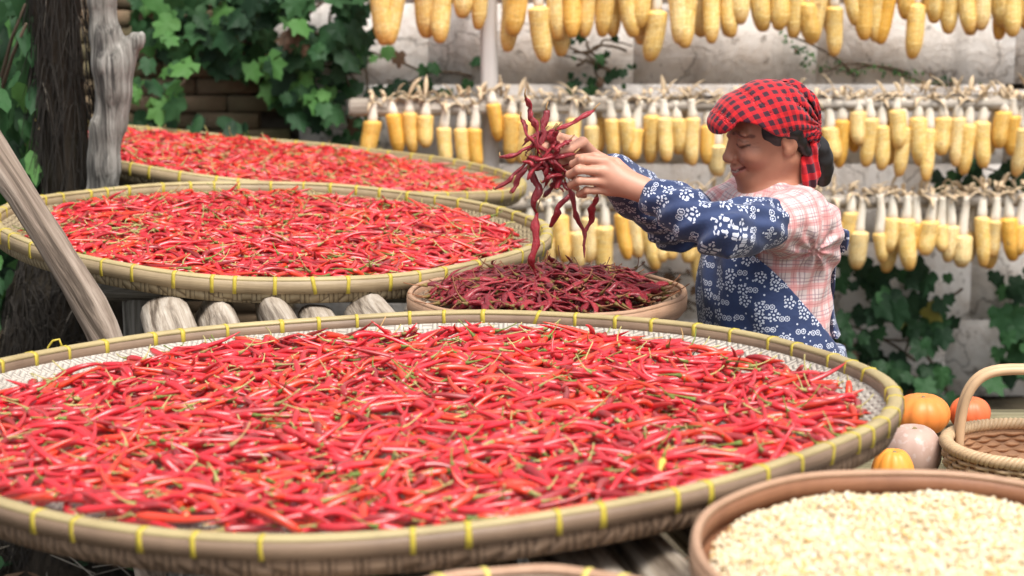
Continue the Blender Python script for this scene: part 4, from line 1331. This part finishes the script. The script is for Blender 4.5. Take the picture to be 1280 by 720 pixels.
pumpkin(1153, 4.66, .126, .092, 'pumpkin_orange', 'broad orange ribbed pumpkin on the bench behind the pale one')
pumpkin(1213, 4.70, .094, .076, 'pumpkin_red', 'reddish orange pumpkin standing behind the basket handle')
pumpkin(1143, 4.28, .120, .120, 'pumpkin_pale', 'pale dusty pinkish pumpkin beside the basket', 9, .04)
pumpkin(1119, 4.10, .088, .118, 'pumpkin_gold', 'small golden orange pumpkin beside the pale one')

bk = empty('handled_basket', (at(1290, 500, 4.2)[0], 4.2, BZ), 'brown woven cane basket with an arched flat handle', 'basket')
bR, bH = .165, .098
V, Q, T = lathe([(.001, .004), (.09, .004), (.125, .012), (.148, .05), (.158, bH - .008), (.168, bH - .006), (.158, .05), (.134, .006), (.09, -.001), (.001, -.001)], 72)
obj_np('bowl', V, Q, MT['basket_inside'], bk)
th = np.linspace(0, 2 * np.pi, 400)
for k in range(3):       # braided rim
    ph = th * 34 + k * 2.094
    pts = np.stack([(bR + .009 * np.cos(ph)) * np.cos(th), (bR + .009 * np.cos(ph)) * np.sin(th), bH + .007 * np.sin(ph)], 1)
    V, Q, T = tube(pts, .0062, 6, cap=False)
    obj_np('rim_strand', V, Q, MT['basket_cane'], bk)
for k in range(46):      # uprights of the weave
    a_ = k / 46 * 2 * math.pi
    prof = np.array([(.134, .004), (.150, .03), (.164, .06), (.168, bH)])
    pts = np.stack([prof[:, 0] * math.cos(a_), prof[:, 0] * math.sin(a_), prof[:, 1]], 1)
    V, Q, T = tube(pts, .0055, 5, flat=.5)
    obj_np('upright', V, [Q, T], MT['basket_cane'], bk)
for k in range(7):       # horizontal weavers
    z_ = .014 + k * .011
    r_w = np.interp(z_, [0, .03, .06, bH], [.138, .154, .166, .169])
    t2 = np.linspace(0, 2 * np.pi, 200)
    rr_ = r_w + .004 * np.sin(t2 * 23 + (k % 2) * math.pi)
    V, Q, T = tube(np.stack([rr_ * np.cos(t2), rr_ * np.sin(t2), np.full(200, z_)], 1), .0042, 5, cap=False)
    obj_np('weaver', V, Q, MT['basket_cane'], bk)
    rr_ = r_w - .014 + .003 * np.sin(t2 * 23 + (k % 2) * math.pi)
    V, Q, T = tube(np.stack([rr_ * np.cos(t2), rr_ * np.sin(t2), np.full(200, z_)], 1), .0042, 5, cap=False)
    obj_np('inner_weaver', V, Q, MT['basket_inside'], bk)
t2 = np.linspace(0, math.pi, 30)
hx = -.128 * np.sign(np.cos(t2)) * np.abs(np.cos(t2)) ** .55
hz = .03 + .205 * np.sin(t2) ** .55
for dy in (-.0105, .0105):
    P = []
    for x, z in zip(hx, hz):
        P.append((x, .075, z))
    V, Q, T = tube(np.array(P) + [0, dy, 0], .0095, 8, flat=1)
    V = np.array(V)
    obj_np('handle_strip', V, [Q, T], MT['cane_pale'], bk)

# ================================================================== PERSON
PY = 4.72
PC = np.array([at(962, 300, PY)[0], PY, 0.])
yawb = R_(25)
FB = np.array([-math.cos(yawb), -math.sin(yawb), 0]); LB = np.array([math.sin(yawb), -math.cos(yawb), 0]); UB = np.array([0, 0, 1.])
MB = (np.stack([FB, LB, UB], 1), PC)           # body frame: x forward, y her left, z up
def bp(f, l, z): return MB[0] @ np.array([f, l, z]) + MB[1]
# head frame: x her left, -y forward, z up, origin between the eyes' level
hy, hp, hr, hs = R_(15), R_(11), R_(-9), .985
Fh = np.array([-math.cos(hy) * math.cos(hp), -math.sin(hy) * math.cos(hp), -math.sin(hp)])
Lh = np.array([math.sin(hy), -math.cos(hy), 0]); Uh = np.cross(Fh, Lh)
Lh2 = Lh * math.cos(hr) + Uh * math.sin(hr); Uh2 = np.cross(Fh, Lh2)
HC = np.array([.565, 4.70, CAMZ - .535])
HR = np.stack([Lh2, -Fh, Uh2], 1)
MH = (HR * hs, HC)
def hpnt(x, y, z): return MH[0] @ np.array([x, y, z]) + MH[1]

# arm joints from the photograph
SN = at(1000, 271, 4.575); EN = at(902, 289, 4.40); WN = at(806, 238, 4.48)
SF = at(922, 256, 4.86); EF = at(846, 282, 4.83); WF_ = at(752, 208, 4.64)
def lerp(a, b, t): return a + (b - a) * t

px_axis = axis((.03, .30, .0026), (.30, .40, .0045), (.40, .72, .0026), (.72, .86, .006))
py_axis = axis((4.28, 4.44, .0045), (4.44, 4.80, .0026), (4.80, 5.0, .006))
pz_axis = axis((-.03, .98, .014), (.98, 1.14, .006), (1.14, 1.56, .0024))
B = Field(px_axis, py_axis, pz_axis)
# legs and trunk (under the clothes)
for s in (1, -1):
    B.cone(bp(-.01, .085 * s, .80), bp(0, .09 * s, .44), .082, .055, .03)
    B.cone(bp(0, .09 * s, .44), bp(-.01, .095 * s, .07), .052, .034, .02)
    B.cone(bp(-.03, .095 * s, .04), bp(.13, .10 * s, .03), .032, .024, .02)
B.ell((0, 0, .86), (.115, .155, .13), .04, M=MB)
B.ell((0, 0, 1.00), (.110, .135, .17), .04, M=MB)
B.ell((0, 0, 1.16), (.105, .145, .15), .04, M=MB)
B.cone(SN - [.01, -.02, .01], SF - [-.01, .02, .01], .045, .045, .04)
# arms
for S, E_, W in ((SN, EN, WN), (SF, EF, WF_)):
    B.cone(S, E_, .046, .036, .03); B.cone(E_, lerp(E_, W, .45), .037, .036, .02); B.cone(lerp(E_, W, .45), W, .036, .0235, .02)
# neck
B.cone(hpnt(0, .035, -.05), bp(.005, 0, 1.255), .050, .058, .03)
B.cone(hpnt(0, .022, -.07), bp(.02, 0, 1.26), .036, .040, .03)
# head
h = dict(M=MH)
B.ell((0, .010, .026), (.073, .088, .074), .02, **h)
B.ell((0, -.028, -.028), (.062, .064, .082), .03, **h)
B.ell((0, -.062, -.097), (.028, .026, .021), .03, **h)                    # chin
for s in (1, -1):
    B.cone((.052 * s, .012, -.055), (.020 * s, -.055, -.098), .020, .018, .03, **h)   # jaw
    B.ell((.038 * s, -.064, -.036), (.026, .027, .023), .018, **h)
    B.cone((.020 * s, -.097, -.022), (.044 * s, -.088, -.020), .0016, .0014, .005, mode='s', **h)           # cheek
    B.ell((.030 * s, -.080, .019), (.024, .010, .008), .014, **h)           # brow
    B.ell((.031 * s, -.099, -.003), (.016, .013, .010), .014, mode='s', **h)  # socket
    B.ell((.0315 * s, -.0795, -.004), (.0150, .0125, .0115), .006, **h)       # closed lid
    B.cone((.018 * s, -.0945, -.0095), (.031 * s, -.0945, -.0125), .0016, .0018, .003, mode='s', **h)
    B.cone((.031 * s, -.0945, -.0125), (.045 * s, -.087, -.0085), .0018, .0014, .003, mode='s', **h)
    B.cone((.020 * s, -.094, .0035), (.043 * s, -.087, .0025), .0016, .0012, .003, mode='s', **h)
    B.ell((.0125 * s, -.0985, -.0465), (.0085, .010, .0075), .008, **h)       # nostril wing
    B.cone((.017 * s, -.0985, -.046), (.036 * s, -.082, -.070), .0026, .0034, .008, mode='s', **h)  # smile fold
    B.ell((.074 * s, .012, -.012), (.008, .018, .030), .008, rot=np.array(Matrix.Rotation(.25, 3, 'X')), **h)   # ear
    B.ell((.083 * s, .008, -.008), (.006, .009, .017), .005, mode='s', **h)
    B.ell((.073 * s, .006, -.035), (.007, .010, .010), .006, **h)
    B.ell((.006 * s, -.105, -.0535), (.0035, .004, .003), .003, mode='s', **h)
B.cone((0, -.089, .006), (0, -.106, -.038), .0085, .0095, .012, **h)      # nose
B.ell((0, -.108, -.0415), (.0115, .0105, .0095), .008, **h)
B.ell((0, -.086, -.073), (.026, .014, .018), .014, **h)                    # muzzle
lipU = [(-.032, -.073, -.0600), (-.014, -.0935, -.0695), (0, -.0975, -.0700), (.014, -.0935, -.0695), (.032, -.073, -.0600)]
lipL = [(-.031, -.073, -.0625), (-.013, -.0925, -.0795), (0, -.0950, -.0820), (.013, -.0925, -.0795), (.031, -.073, -.0625)]
for L_, r_ in ((lipU, .0042), (lipL, .0048)):
    for a, b in zip(L_[:-1], L_[1:]): B.cone(a, b, r_, r_, .004, **h)
for a, b in zip(lipU[:-1], lipU[1:]):
    B.cone(np.array(a) - [0, .006, .0045], np.array(b) - [0, .006, .0045], .0016, .0016, .002, mode='s', **h)
# ---- hands
def hand(wrist, knuck, pips, dips, tips, thumb, pr=.0155):
    c = np.mean(knuck, 0)
    for kk in knuck: B.cone(lerp(wrist, kk, .12), kk, .0165, .0118, .014)
    B.cone(wrist, lerp(wrist, c, .6), .0225, .0215, .015)
    rads = [.0088, .0092, .0088, .0076]
    for kk, p, d, t, r0 in zip(knuck, pips, dips, tips, rads):
        B.cone(kk, p, r0 * 1.12, r0, .006); B.cone(p, d, r0, r0 * .92, .003); B.cone(d, t, r0 * .92, r0 * .75, .003)
        B.ell(p + [0, -.001, 0], (r0 * 1.08,) * 3, .003)
    B.cone(lerp(wrist, thumb[0], .3), thumb[0], .015, .012, .012)
    B.cone(thumb[0], thumb[1], .0112, .0100, .005); B.cone(thumb[1], thumb[2], .0100, .0075, .004)
Yh = 4.50
kn = [at(757, 202, Yh - .012), at(753, 214, Yh - .020), at(754, 227, Yh - .017), at(760, 238, Yh - .008)]
pi_ = [at(727, 199, Yh - .026), at(723, 212, Yh - .034), at(724, 226, Yh - .030), at(733, 238, Yh - .018)]
di_ = [at(716, 205, Yh - .008), at(712, 218, Yh - .014), at(714, 231, Yh - .010), at(724, 243, Yh + .000)]
ti_ = [at(722, 210, Yh + .010), at(719, 222, Yh + .006), at(721, 235, Yh + .008), at(731, 245, Yh + .014)]
hand(WN, kn, pi_, di_, ti_, [at(770, 204, Yh + .022), at(744, 196, Yh + .034), at(722, 197, Yh + .036)])
Yf = 4.60
kn = [at(716, 176, Yf - .01), at(709, 184, Yf - .02), at(708, 196, Yf - .018), at(712, 207, Yf - .01)]
pi_ = [at(697, 170, Yf - .03), at(690, 178, Yf - .04), at(688, 190, Yf - .04), at(691, 201, Yf - .032)]
di_ = [at(687, 176, Yf - .042), at(681, 184, Yf - .054), at(680, 196, Yf - .052), at(683, 207, Yf - .045)]
ti_ = [at(685, 184, Yf - .035), at(679, 192, Yf - .048), at(679, 203, Yf - .046), at(683, 213, Yf - .04)]
hand(WF_, kn, pi_, di_, ti_, [at(728, 178, Yf - .028), at(712, 186, Yf - .055), at(697, 190, Yf - .066)])
V, Q = B.mesh()
V = relax(V, Q, 1, .4)
# skin colour by place: hands paler, lips, brows and lash lines
H3 = (V - HC) @ HR / hs
C = np.tile((.52, .275, .19), (len(V), 1))
hd = np.linalg.norm(H3 * [1, 1, .8], axis=1) < .15
C[hd] = (.37, .17, .105)
def blend(mask, c, a=1.0): C[mask] = C[mask] * (1 - a) + np.array(c) * a
def d2(P, pts):
    d = np.full(len(P), 9.)
    for a, b in zip(pts[:-1], pts[1:]):
        a = np.array([a[0], a[-1]]); b = np.array([b[0], b[-1]]); ab = b - a
        p = P[:, [0, 2]]
        t = np.clip(((p - a) @ ab) / (ab @ ab), 0, 1)
        d = np.minimum(d, np.linalg.norm(p - a - t[:, None] * ab, axis=1))
    return d
front = hd & (H3[:, 1] < -.05)
def soft(dist, r, c, a):
    global C
    w = (np.clip((r * 1.35 - dist) / (r * .7), 0, 1) * a * front)[:, None]
    C = C * (1 - w) + np.array(c) * w
for s in (1, -1):
    dch = np.linalg.norm((H3 - [.04 * s, -.08, -.038]), axis=1)
    w_ = np.exp(-(dch / .022) ** 2)[:, None] * .35
    C = C * (1 - w_) + np.array((.46, .15, .10)) * w_
    fl = lambda pts: [(x * s, z) for x, z in pts]
    soft(d2(H3, fl([(.017, -.0100), (.026, -.0130), (.036, -.0128), (.048, -.0070)])), .0026, (.02, .012, .01), .95)
    soft(d2(H3, fl([(.019, .0030), (.032, .0050), (.045, .0010)])), .0014, (.16, .07, .045), .7)
    soft(d2(H3, fl([(.011, .0150), (.022, .0200), (.036, .0205), (.051, .0120)])), .0040, (.035, .022, .018), .85)
    soft(d2(H3, fl([(.018, -.046), (.027, -.056), (.034, -.070)])), .0016, (.20, .08, .05), .6)
    soft(d2(H3, fl([(.050, -.006), (.060, -.002)])), .0010, (.20, .08, .05), .5)
    soft(d2(H3, fl([(.050, -.010), (.060, -.012)])), .0010, (.20, .08, .05), .5)
    soft(d2(H3, fl([(.005, -.052), (.009, -.0525)])), .0022, (.09, .03, .02), .8)
soft(d2(H3, [(p[0], p[2]) for p in lipU]), .0038, (.36, .10, .085), .75)
soft(d2(H3, [(p[0], p[2]) for p in lipL]), .0046, (.40, .12, .10), .75)
soft(d2(H3, [(p[0], p[2] - .0052 * (1 - (p[0] / .03) ** 2)) for p in lipU]), .0017, (.06, .012, .012), .95)
mid_ = [(p[0], p[2] - .0052 * (1 - (p[0] / .033) ** 2)) for p in lipU]
soft(d2(H3, mid_), .0026, (.06, .012, .012), .95)
soft(d2(H3, mid_) + 9. * (np.abs(H3[:, 0]) > .022), .0015, (.58, .48, .40), .85)
person = empty('person', (PC[0], PC[1], 0), 'smiling woman in red checked headscarf, plaid shirt and blue flowered apron lifting dried chillies', 'person')
pl = np.array([PC[0], PC[1], 0])
obj_np('body', V - pl, Q, MT['skin'], person, color=C)

# ---- shirt
def body_uv(V):
    q = (V - PC) @ MB[0]
    a = np.arctan2(q[:, 1], q[:, 0])
    return np.stack([a * .15, q[:, 2], np.zeros(len(V))], 1)
def arm_uv(V, chain, rad):
    chain = list(chain)
    nref = np.array([0, .3, 1.])
    if len(chain) == 3:
        a, b, c = chain
        nref = np.cross(b - a, c - b); nref /= np.linalg.norm(nref)
        t = np.linspace(0, 1, 15)[:, None]
        p0, p2 = lerp(a, b, .2), lerp(b, c, .8)
        chain = [a] + list((1 - t) ** 2 * p0 + 2 * t * (1 - t) * b + t ** 2 * p2) + [c]
    best = np.full(len(V), 9.); U = np.zeros((len(V), 3)); acc = 0
    for a, b in zip(chain[:-1], chain[1:]):
        ab = b - a; L = np.linalg.norm(ab); d = ab / L
        t = np.clip((V - a) @ d, 0, L); r = V - a - t[:, None] * d; dist = np.linalg.norm(r, axis=1)
        n1 = nref - d * (nref @ d); n1 /= np.linalg.norm(n1); n2 = np.cross(d, n1)
        u = np.arctan2(r @ n2, r @ n1) * rad
        m = dist < best
        best[m] = dist[m]; U[m] = np.stack([u[m], acc + t[m], np.zeros(m.sum())], 1); acc += L
    return U, best
S_ = Field(np.arange(.28, .84, .0042), np.arange(4.30, 5.06, .0042), axis((.80, 1.33, .0042)))
def torso(F, g):
    F.ell((-.005, 0, .86), (.128 + g, .165 + g, .15), .05, M=MB)
    F.ell((-.005, 0, 1.00), (.128 + g, .152 + g, .20), .05, M=MB)
    F.ell((-.005, 0, 1.155), (.122 + g, .158 + g, .155), .05, M=MB)
    F.cone(SN - [.012, -.03, .018], SF - [-.01, .03, .018], .053 + g, .053 + g, .05)
    F.cone(bp(-.035, .10, 1.20), bp(-.035, -.10, 1.20), .075 + g, .075 + g, .05)
torso(S_, 0)
mN = lerp(SN, EN, .62); mF = lerp(SF, EF, .7)
S_.cone(SN, mN, .060, .040, .045); S_.cone(SF, mF, .058, .038, .05)
S_.cone(SN + [0, .02, -.03], lerp(SN, EN, .33) + [0, .01, -.016], .055, .046, .04)
# collar stand and flaps
nb = bp(.012, 0, 1.262)
for k in range(15):
    a0, a1 = (k / 15) * 2 * math.pi, ((k + 1) / 15) * 2 * math.pi
    f0 = nb + MB[0] @ np.array([.062 * math.cos(a0), .066 * math.sin(a0), .012 - .016 * math.cos(a0)])
    f1 = nb + MB[0] @ np.array([.062 * math.cos(a1), .066 * math.sin(a1), .012 - .016 * math.cos(a1)])
    S_.cone(f0, f1, .010, .010, .012)
    g0 = f0 + MB[0] @ np.array([.012 * math.cos(a0), .014 * math.sin(a0), -.014]); g1 = f1 + MB[0] @ np.array([.012 * math.cos(a1), .014 * math.sin(a1), -.014])
    S_.cone(g0, g1, .009, .009, .008)
def folds(P):
    q = (P - PC.astype(np.float32)) @ MB[0].astype(np.float32)
    dA = P - (SN + [.03, 0, -.07]).astype(np.float32)
    rA = np.sqrt((dA ** 2).sum(-1)); thA = np.arctan2(dA[..., 2], dA[..., 0])
    f = .0050 * np.sin(9 * thA + 25 * rA) * np.exp(-(rA / .15) ** 2)
    f += .0030 * np.sin(q[..., 2] * 60 + q[..., 0] * 45 + 2 * np.sin(q[..., 0] * 20)) + .0025 * np.sin(q[..., 0] * 75 - q[..., 2] * 34 + 1.5 * np.sin(q[..., 2] * 23))
    return f
S_.op(folds, (.2, 4.2, .7), (.9, 5.1, 1.4), mode='a')
# hem cut and open cuff ends
S_.op(lambda P: .835 - P[..., 2], (.2, 4.2, .7), (.9, 5.1, 1.4), mode='i')
V, Q = S_.mesh(); V = relax(V, Q, 2, .5)
U = body_uv(V)
for ch in ((SN, mN), (SF, mF)):
    ua, d = arm_uv(V, ch, .062)
    along = (V - ch[0]) @ ((ch[1] - ch[0]) / np.linalg.norm(ch[1] - ch[0]))
    m = (d < .088) & (along > .0)
    U[m] = ua[m]
obj_np('shirt', V - pl, Q, MT['plaid'], person, uvw=U)

# ---- apron (bib, wrap-round skirt and back panel)
A_ = Field(np.arange(.28, .86, .0045), np.arange(4.40, 5.08, .0045), axis((.38, .80, .009), (.80, 1.26, .0045)))
torso(A_, .009)
A_.cone(bp(.0, .03, .82), bp(.01, .04, .40), .175, .20, .06); A_.cone(bp(.0, -.03, .82), bp(.01, -.04, .40), .175, .20, .06)
A_.ell((.045, 0, 1.06), (.105, .13, .17), .05, M=MB)
def afolds(P):
    q = (P - PC.astype(np.float32)) @ MB[0].astype(np.float32)
    return .0028 * np.sin(q[..., 2] * 40 + q[..., 1] * 60) + .003 * np.sin(q[..., 1] * 80 + 6 * q[..., 2])
A_.op(afolds, (.2, 4.3, .3), (.9, 5.1, 1.3), mode='a')
def amask(P):
    q = (P - PC.astype(np.float32)) @ MB[0].astype(np.float32)
    f, l, z = q[..., 0], q[..., 1], q[..., 2]
    side = (.100 - np.clip(1.153 - z, 0, .4) * .92) - f
    front = np.maximum(side * .75, z - 1.225)
    back = np.maximum(np.maximum(f + .112, z - 1.20), .95 - z)
    skirt = np.maximum(z - .93, .58 - z)
    return np.minimum(np.minimum(front, back), np.minimum(skirt, 9))
A_.op(amask, (.2, 4.3, .3), (.9, 5.1, 1.3), mode='i')
A_.op(lambda P: .58 - P[..., 2], (.2, 4.3, .3), (.9, 5.1, 1.3), mode='i')
V, Q = A_.mesh(); V = relax(V, Q, 1, .5)
obj_np('apron', V - pl, Q, MT['floral'], person, uvw=body_uv(V))

# ---- sleeve covers
def sleeve(S, E_, W, t0, rr_):
    st = lerp(S, E_, t0); en = lerp(E_, W, .97)
    P_ = np.array([st, E_, W]); lo = P_.min(0) - .09; hi = P_.max(0) + .09
    F = Field(*[np.arange(l, h_, .0036) for l, h_ in zip(lo, hi)])
    m1 = lerp(st, E_, .35); m2 = lerp(E_, W, .5); m3 = lerp(E_, W, .86)
    F.cone(st, m1, rr_[0], rr_[1], .02); F.cone(m1, E_, rr_[1], rr_[2], .02); F.cone(E_, m2, rr_[2], rr_[3], .03); F.cone(m2, m3, rr_[3], rr_[4], .02); F.cone(m3, en, rr_[4], rr_[5], .01)
    d1 = (E_ - st) / np.linalg.norm(E_ - st); d2 = (W - E_) / np.linalg.norm(W - E_)
    def fold(P):
        t = (P - E_.astype(np.float32)) @ d2.astype(np.float32); t2 = (P - E_.astype(np.float32)) @ d1.astype(np.float32)
        return .0040 * np.sin(t * 95 + P[..., 2] * 50) * np.exp(-((t - .02) / .09) ** 2) + .0022 * np.sin(t2 * 70 + P[..., 1] * 60) + .0030 * np.sin(P[..., 2] * 130 + P[..., 1] * 90 + t * 20)
    F.op(fold, lo, hi, mode='a')
    F.op(lambda P: (st.astype(np.float32) - P) @ d1.astype(np.float32), lo, hi, mode='i')
    F.op(lambda P: (P - en.astype(np.float32)) @ d2.astype(np.float32), lo, hi, mode='i')
    V, Q = F.mesh(); V = relax(V, Q, 2, .5)
    U, _ = arm_uv(V, (st, E_, W), .05)
    return obj_np('sleeve_cover', V - pl, Q, MT['floral'], person, uvw=U)
sleeve(SN, EN, WN, .40, (.056, .057, .050, .048, .041, .032))
sleeve(SF, EF, WF_, .45, (.054, .056, .054, .052, .044, .034))

# ---- trousers and shoes
Tm = Field(np.arange(.34, .80, .01), np.arange(4.45, 5.0, .01), np.arange(.03, .93, .012))
for s in (1, -1):
    Tm.cone(bp(-.01, .085 * s, .82), bp(0, .09 * s, .44), .105, .08, .04); Tm.cone(bp(0, .09 * s, .44), bp(-.01, .095 * s, .06), .078, .066, .03)
Tm.ell((-.005, 0, .86), (.132, .168, .12), .05, M=MB)
V, Q = Tm.mesh()
obj_np('trousers', V - pl, Q, MT['trousers'], person)
for s in (1, -1):
    Sh = Field(np.arange(.3, .85, .006), np.arange(4.4, 5.05, .006), np.arange(-.02, .11, .006))
    Sh.cone(bp(-.045, .095 * s, .035), bp(.14, .105 * s, .028), .04, .034, .02); Sh.cone(bp(-.02, .095 * s, .05), bp(-.015, .095 * s, .085), .045, .042, .02)
    Sh.op(lambda P: -.002 - P[..., 2], (.3, 4.4, -.1), (.85, 5.05, .2), mode='i')
    V, Q = Sh.mesh()
    obj_np('shoe', V - pl, Q, MT['shoe'], person)

# ---- headscarf, its tail, and the hair
lo, hi = HC - .21, HC + .2
ax3 = [np.arange(l, h_, .0028) for l, h_ in zip(lo, hi)]
K = Field(*ax3)
def inh(P): return ((P - HC.astype(np.float32)) @ HR.astype(np.float32)) / hs
def scarf_shape(F, g, **kw):
    F.ell((0, .006, .029), (.087 + g, .101 + g, .080 + g), .02, M=MH, **kw)
    F.ell((0, -.050, .040), (.079 + g, .088 + g, .053 + g), .035, M=MH, **kw)
    F.ell((0, .060, -.012), (.060 + g, .048 + g, .058 + g), .03, M=MH, **kw)
scarf_shape(K, .003)
def sfold(P):
    q = inh(P)
    an = np.arctan2(q[..., 2] - .0, q[..., 1] - .10)
    return .0035 * np.sin(an * 16 + q[..., 0] * 40) * np.clip((q[..., 1] + .02) / .10, 0, 1) + .0018 * np.sin(q[..., 1] * 70 + q[..., 2] * 55)
K.op(sfold, lo, hi, mode='a')
K2 = Field(*ax3); scarf_shape(K2, -.002); 
K.f = np.maximum(K.f, -K2.f)
def scut(P):
    q = inh(P); x, y, z = q[..., 0], q[..., 1], q[..., 2]
    edge = np.interp(y.ravel(), [-.14, -.115, -.095, -.06, -.02, .02, .06, .12, .2], [.026, .040, .054, .044, .016, -.006, -.022, -.056, -.06]).reshape(y.shape) + .004 * np.sin(y * 60)
    return (edge - z) * .8
K.op(scut, lo, hi, mode='i')
V, Q = K.mesh(); V = relax(V, Q, 1, .5)
q = (V - HC) @ HR / hs
q2 = q - [0, .045, -.055]
rr_ = np.linalg.norm(q2, axis=1)
U = np.stack([np.arctan2(q2[:, 0], q2[:, 2]) * .135, np.arcsin(np.clip(-q2[:, 1] / rr_, -1, 1)) * .155, np.zeros(len(V))], 1)
obj_np('headscarf', V - pl, Q, MT['gingham'], person, uvw=U)
# tied tail of the scarf
K = Field(*ax3)
K.ell((.045, .074, -.046), (.020, .018, .018), .01, M=MH)
tl = [(.054, .062, -.050), (.066, .058, -.078), (.064, .056, -.106), (.066, .054, -.124)]
for (a, b, r0, r1) in zip(tl[:-1], tl[1:], (.013, .018, .021), (.018, .021, .022)):
    K.ell(tuple((np.array(a) + b) / 2), (.0075, r1, .020), .014, M=MH)
K.op(lambda P: .0025 * np.sin(inh(P)[..., 1] * 330 + inh(P)[..., 2] * 30), lo, hi, mode='a')
V, Q = K.mesh(); V = relax(V, Q, 1, .5)
q = (V - HC) @ HR / hs
obj_np('scarf_tail', V - pl, Q, MT['gingham'], person, uvw=np.stack([q[:, 1] * .55 + .0105, q[:, 2] * .5 + .0105, q[:, 0] * 0], 1))
K = Field(*ax3)
K.ell((0, .008, .022), (.081, .092, .075), .02, M=MH)
K.ell((0, .065, -.030), (.050, .042, .052), .03, M=MH)
for s in (1, -1):
    K.cone((.070 * s, .026, .008), (.062 * s, .055, -.050), .013, .010, .02, M=MH)
    K.cone((.073 * s, -.022, .022), (.072 * s, -.012, -.004), .007, .003, .008, M=MH)
K.ell((.014, .106, -.098), (.029, .028, .060), .02, M=MH)        # bun at the nape
def hcut(P):
    q = inh(P)
    return np.maximum(-(q[..., 1] + .045) * .9, -(q[..., 2] + .165)) 
K.op(hcut, lo, hi, mode='i')
K.op(lambda P: .0009 * np.sin(inh(P)[..., 0] * 120 + inh(P)[..., 2] * 200), lo, hi, mode='a')
V, Q = K.mesh(); V = relax(V, Q, 1, .5)
obj_np('hair', V - pl, Q, MT['hair'], person)

# ---- dried chillies held in her hands
HELD = [[(657, 122), (664, 140), (669, 158), (673, 186)], [(683, 138), (681, 158), (676, 176), (672, 195)], [(742, 138), (722, 150), (702, 160), (684, 164)], [(626, 196), (642, 195), (657, 186), (670, 180)],
        [(619, 236), (636, 226), (650, 212), (664, 192)], [(639, 241), (648, 224), (658, 208), (669, 196)], [(697, 160), (682, 168), (666, 178), (656, 196)], [(664, 203), (668, 222), (672, 240), (667, 256), (672, 270)],
        [(671, 266), (669, 292), (668, 315), (665, 332), (670, 345)], [(689, 283), (696, 264), (706, 250), (716, 238)], [(706, 226), (717, 250), (726, 280), (730, 300), (731, 322)], [(746, 246), (741, 262), (735, 282), (731, 296)],
        [(662, 212), (682, 207), (700, 209), (718, 203)], [(666, 178), (684, 190), (700, 206), (712, 226)], [(690, 170), (688, 190), (678, 210), (684, 232)], [(660, 196), (676, 200), (692, 196), (704, 188)],
        [(678, 228), (692, 218), (704, 222), (716, 214)], [(660, 224), (670, 206), (686, 192), (694, 176)], [(696, 236), (700, 216), (694, 200), (700, 182)], [(680, 246), (690, 232), (700, 228), (710, 238)], [(652, 150), (660, 166), (668, 182), (680, 196)]]
hr_ = np.random.default_rng(77)
for k in range(14):
    c = np.array([hr_.uniform(662, 708), hr_.uniform(172, 228)]); a_ = hr_.uniform(0, math.pi); L_ = hr_.uniform(14, 26)
    d_ = np.array([math.cos(a_), math.sin(a_)]); n_ = np.array([-d_[1], d_[0]]) * hr_.normal(0, 6)
    HELD.append([tuple(c - d_ * L_), tuple(c - d_ * L_ * .3 + n_), tuple(c + d_ * L_ * .3 + n_), tuple(c + d_ * L_)])
for k, pts in enumerate(HELD):
    r = np.random.default_rng(900 + k)
    Yk = 4.545 + (r.uniform(-.03, .03) if k > 11 else r.uniform(-.02, .02))
    P = np.array([at(x, y, Yk + .012 * math.sin(i_ * 1.7 + k)) for i_, (x, y) in enumerate(pts)])
    t_ = np.linspace(0, len(P) - 1, 18)
    sp = np.stack([np.interp(t_, np.arange(len(P)), P[:, c]) for c in range(3)], 1)
    for _ in range(3): sp[1:-1] = (sp[:-2] + 2 * sp[1:-1] + sp[2:]) / 4
    s_ = np.linspace(0, 1, 18)
    sp = sp + (.0045 * np.sin(s_ * 11 + k * 1.3) * np.sin(s_ * math.pi))[:, None] * np.array([1, .8, .2])
    rad = .0080 * np.interp(s_, [0, .15, .6, 1], [.55, 1, .85, .14]) * (1 + .30 * np.sin(s_ * 19 + k) * np.sin(s_ * 7 + 2 * k))
    if k in (7, 8, 10): rad = rad * np.interp(s_, [0, 1], [1, 1.25])
    V, Q, T = tube(sp, rad, 9, flat=.6)
    V = V + .0019 * vnoise(V, 300, k)[:, None] * np.array([1, 1, .4])
    e = empty('dried_chilli', sp[9], 'wrinkled crimson dried chilli in the bunch held up by the woman', 'dried chilli', 'dried chillies held in her hands')
    e.empty_display_size = .01
    obj_np('pod', V - sp[9], [Q, T], MT['dried'], e, color=np.array([(.36, .012, .026), (.28, .010, .020), (.44, .02, .034)][k % 3]))
    st = np.array([sp[0], sp[0] + (sp[0] - sp[1]) * .7 + [0, 0, .004], sp[0] + (sp[0] - sp[1]) * 1.6 + [.004, 0, .010]])
    V, Q, T = tube(st, [.003, .0018, .0014], 5)
    obj_np('stem', V - sp[9], [Q, T], MT['stem'], e, color=np.array((.28, .17, .07)))
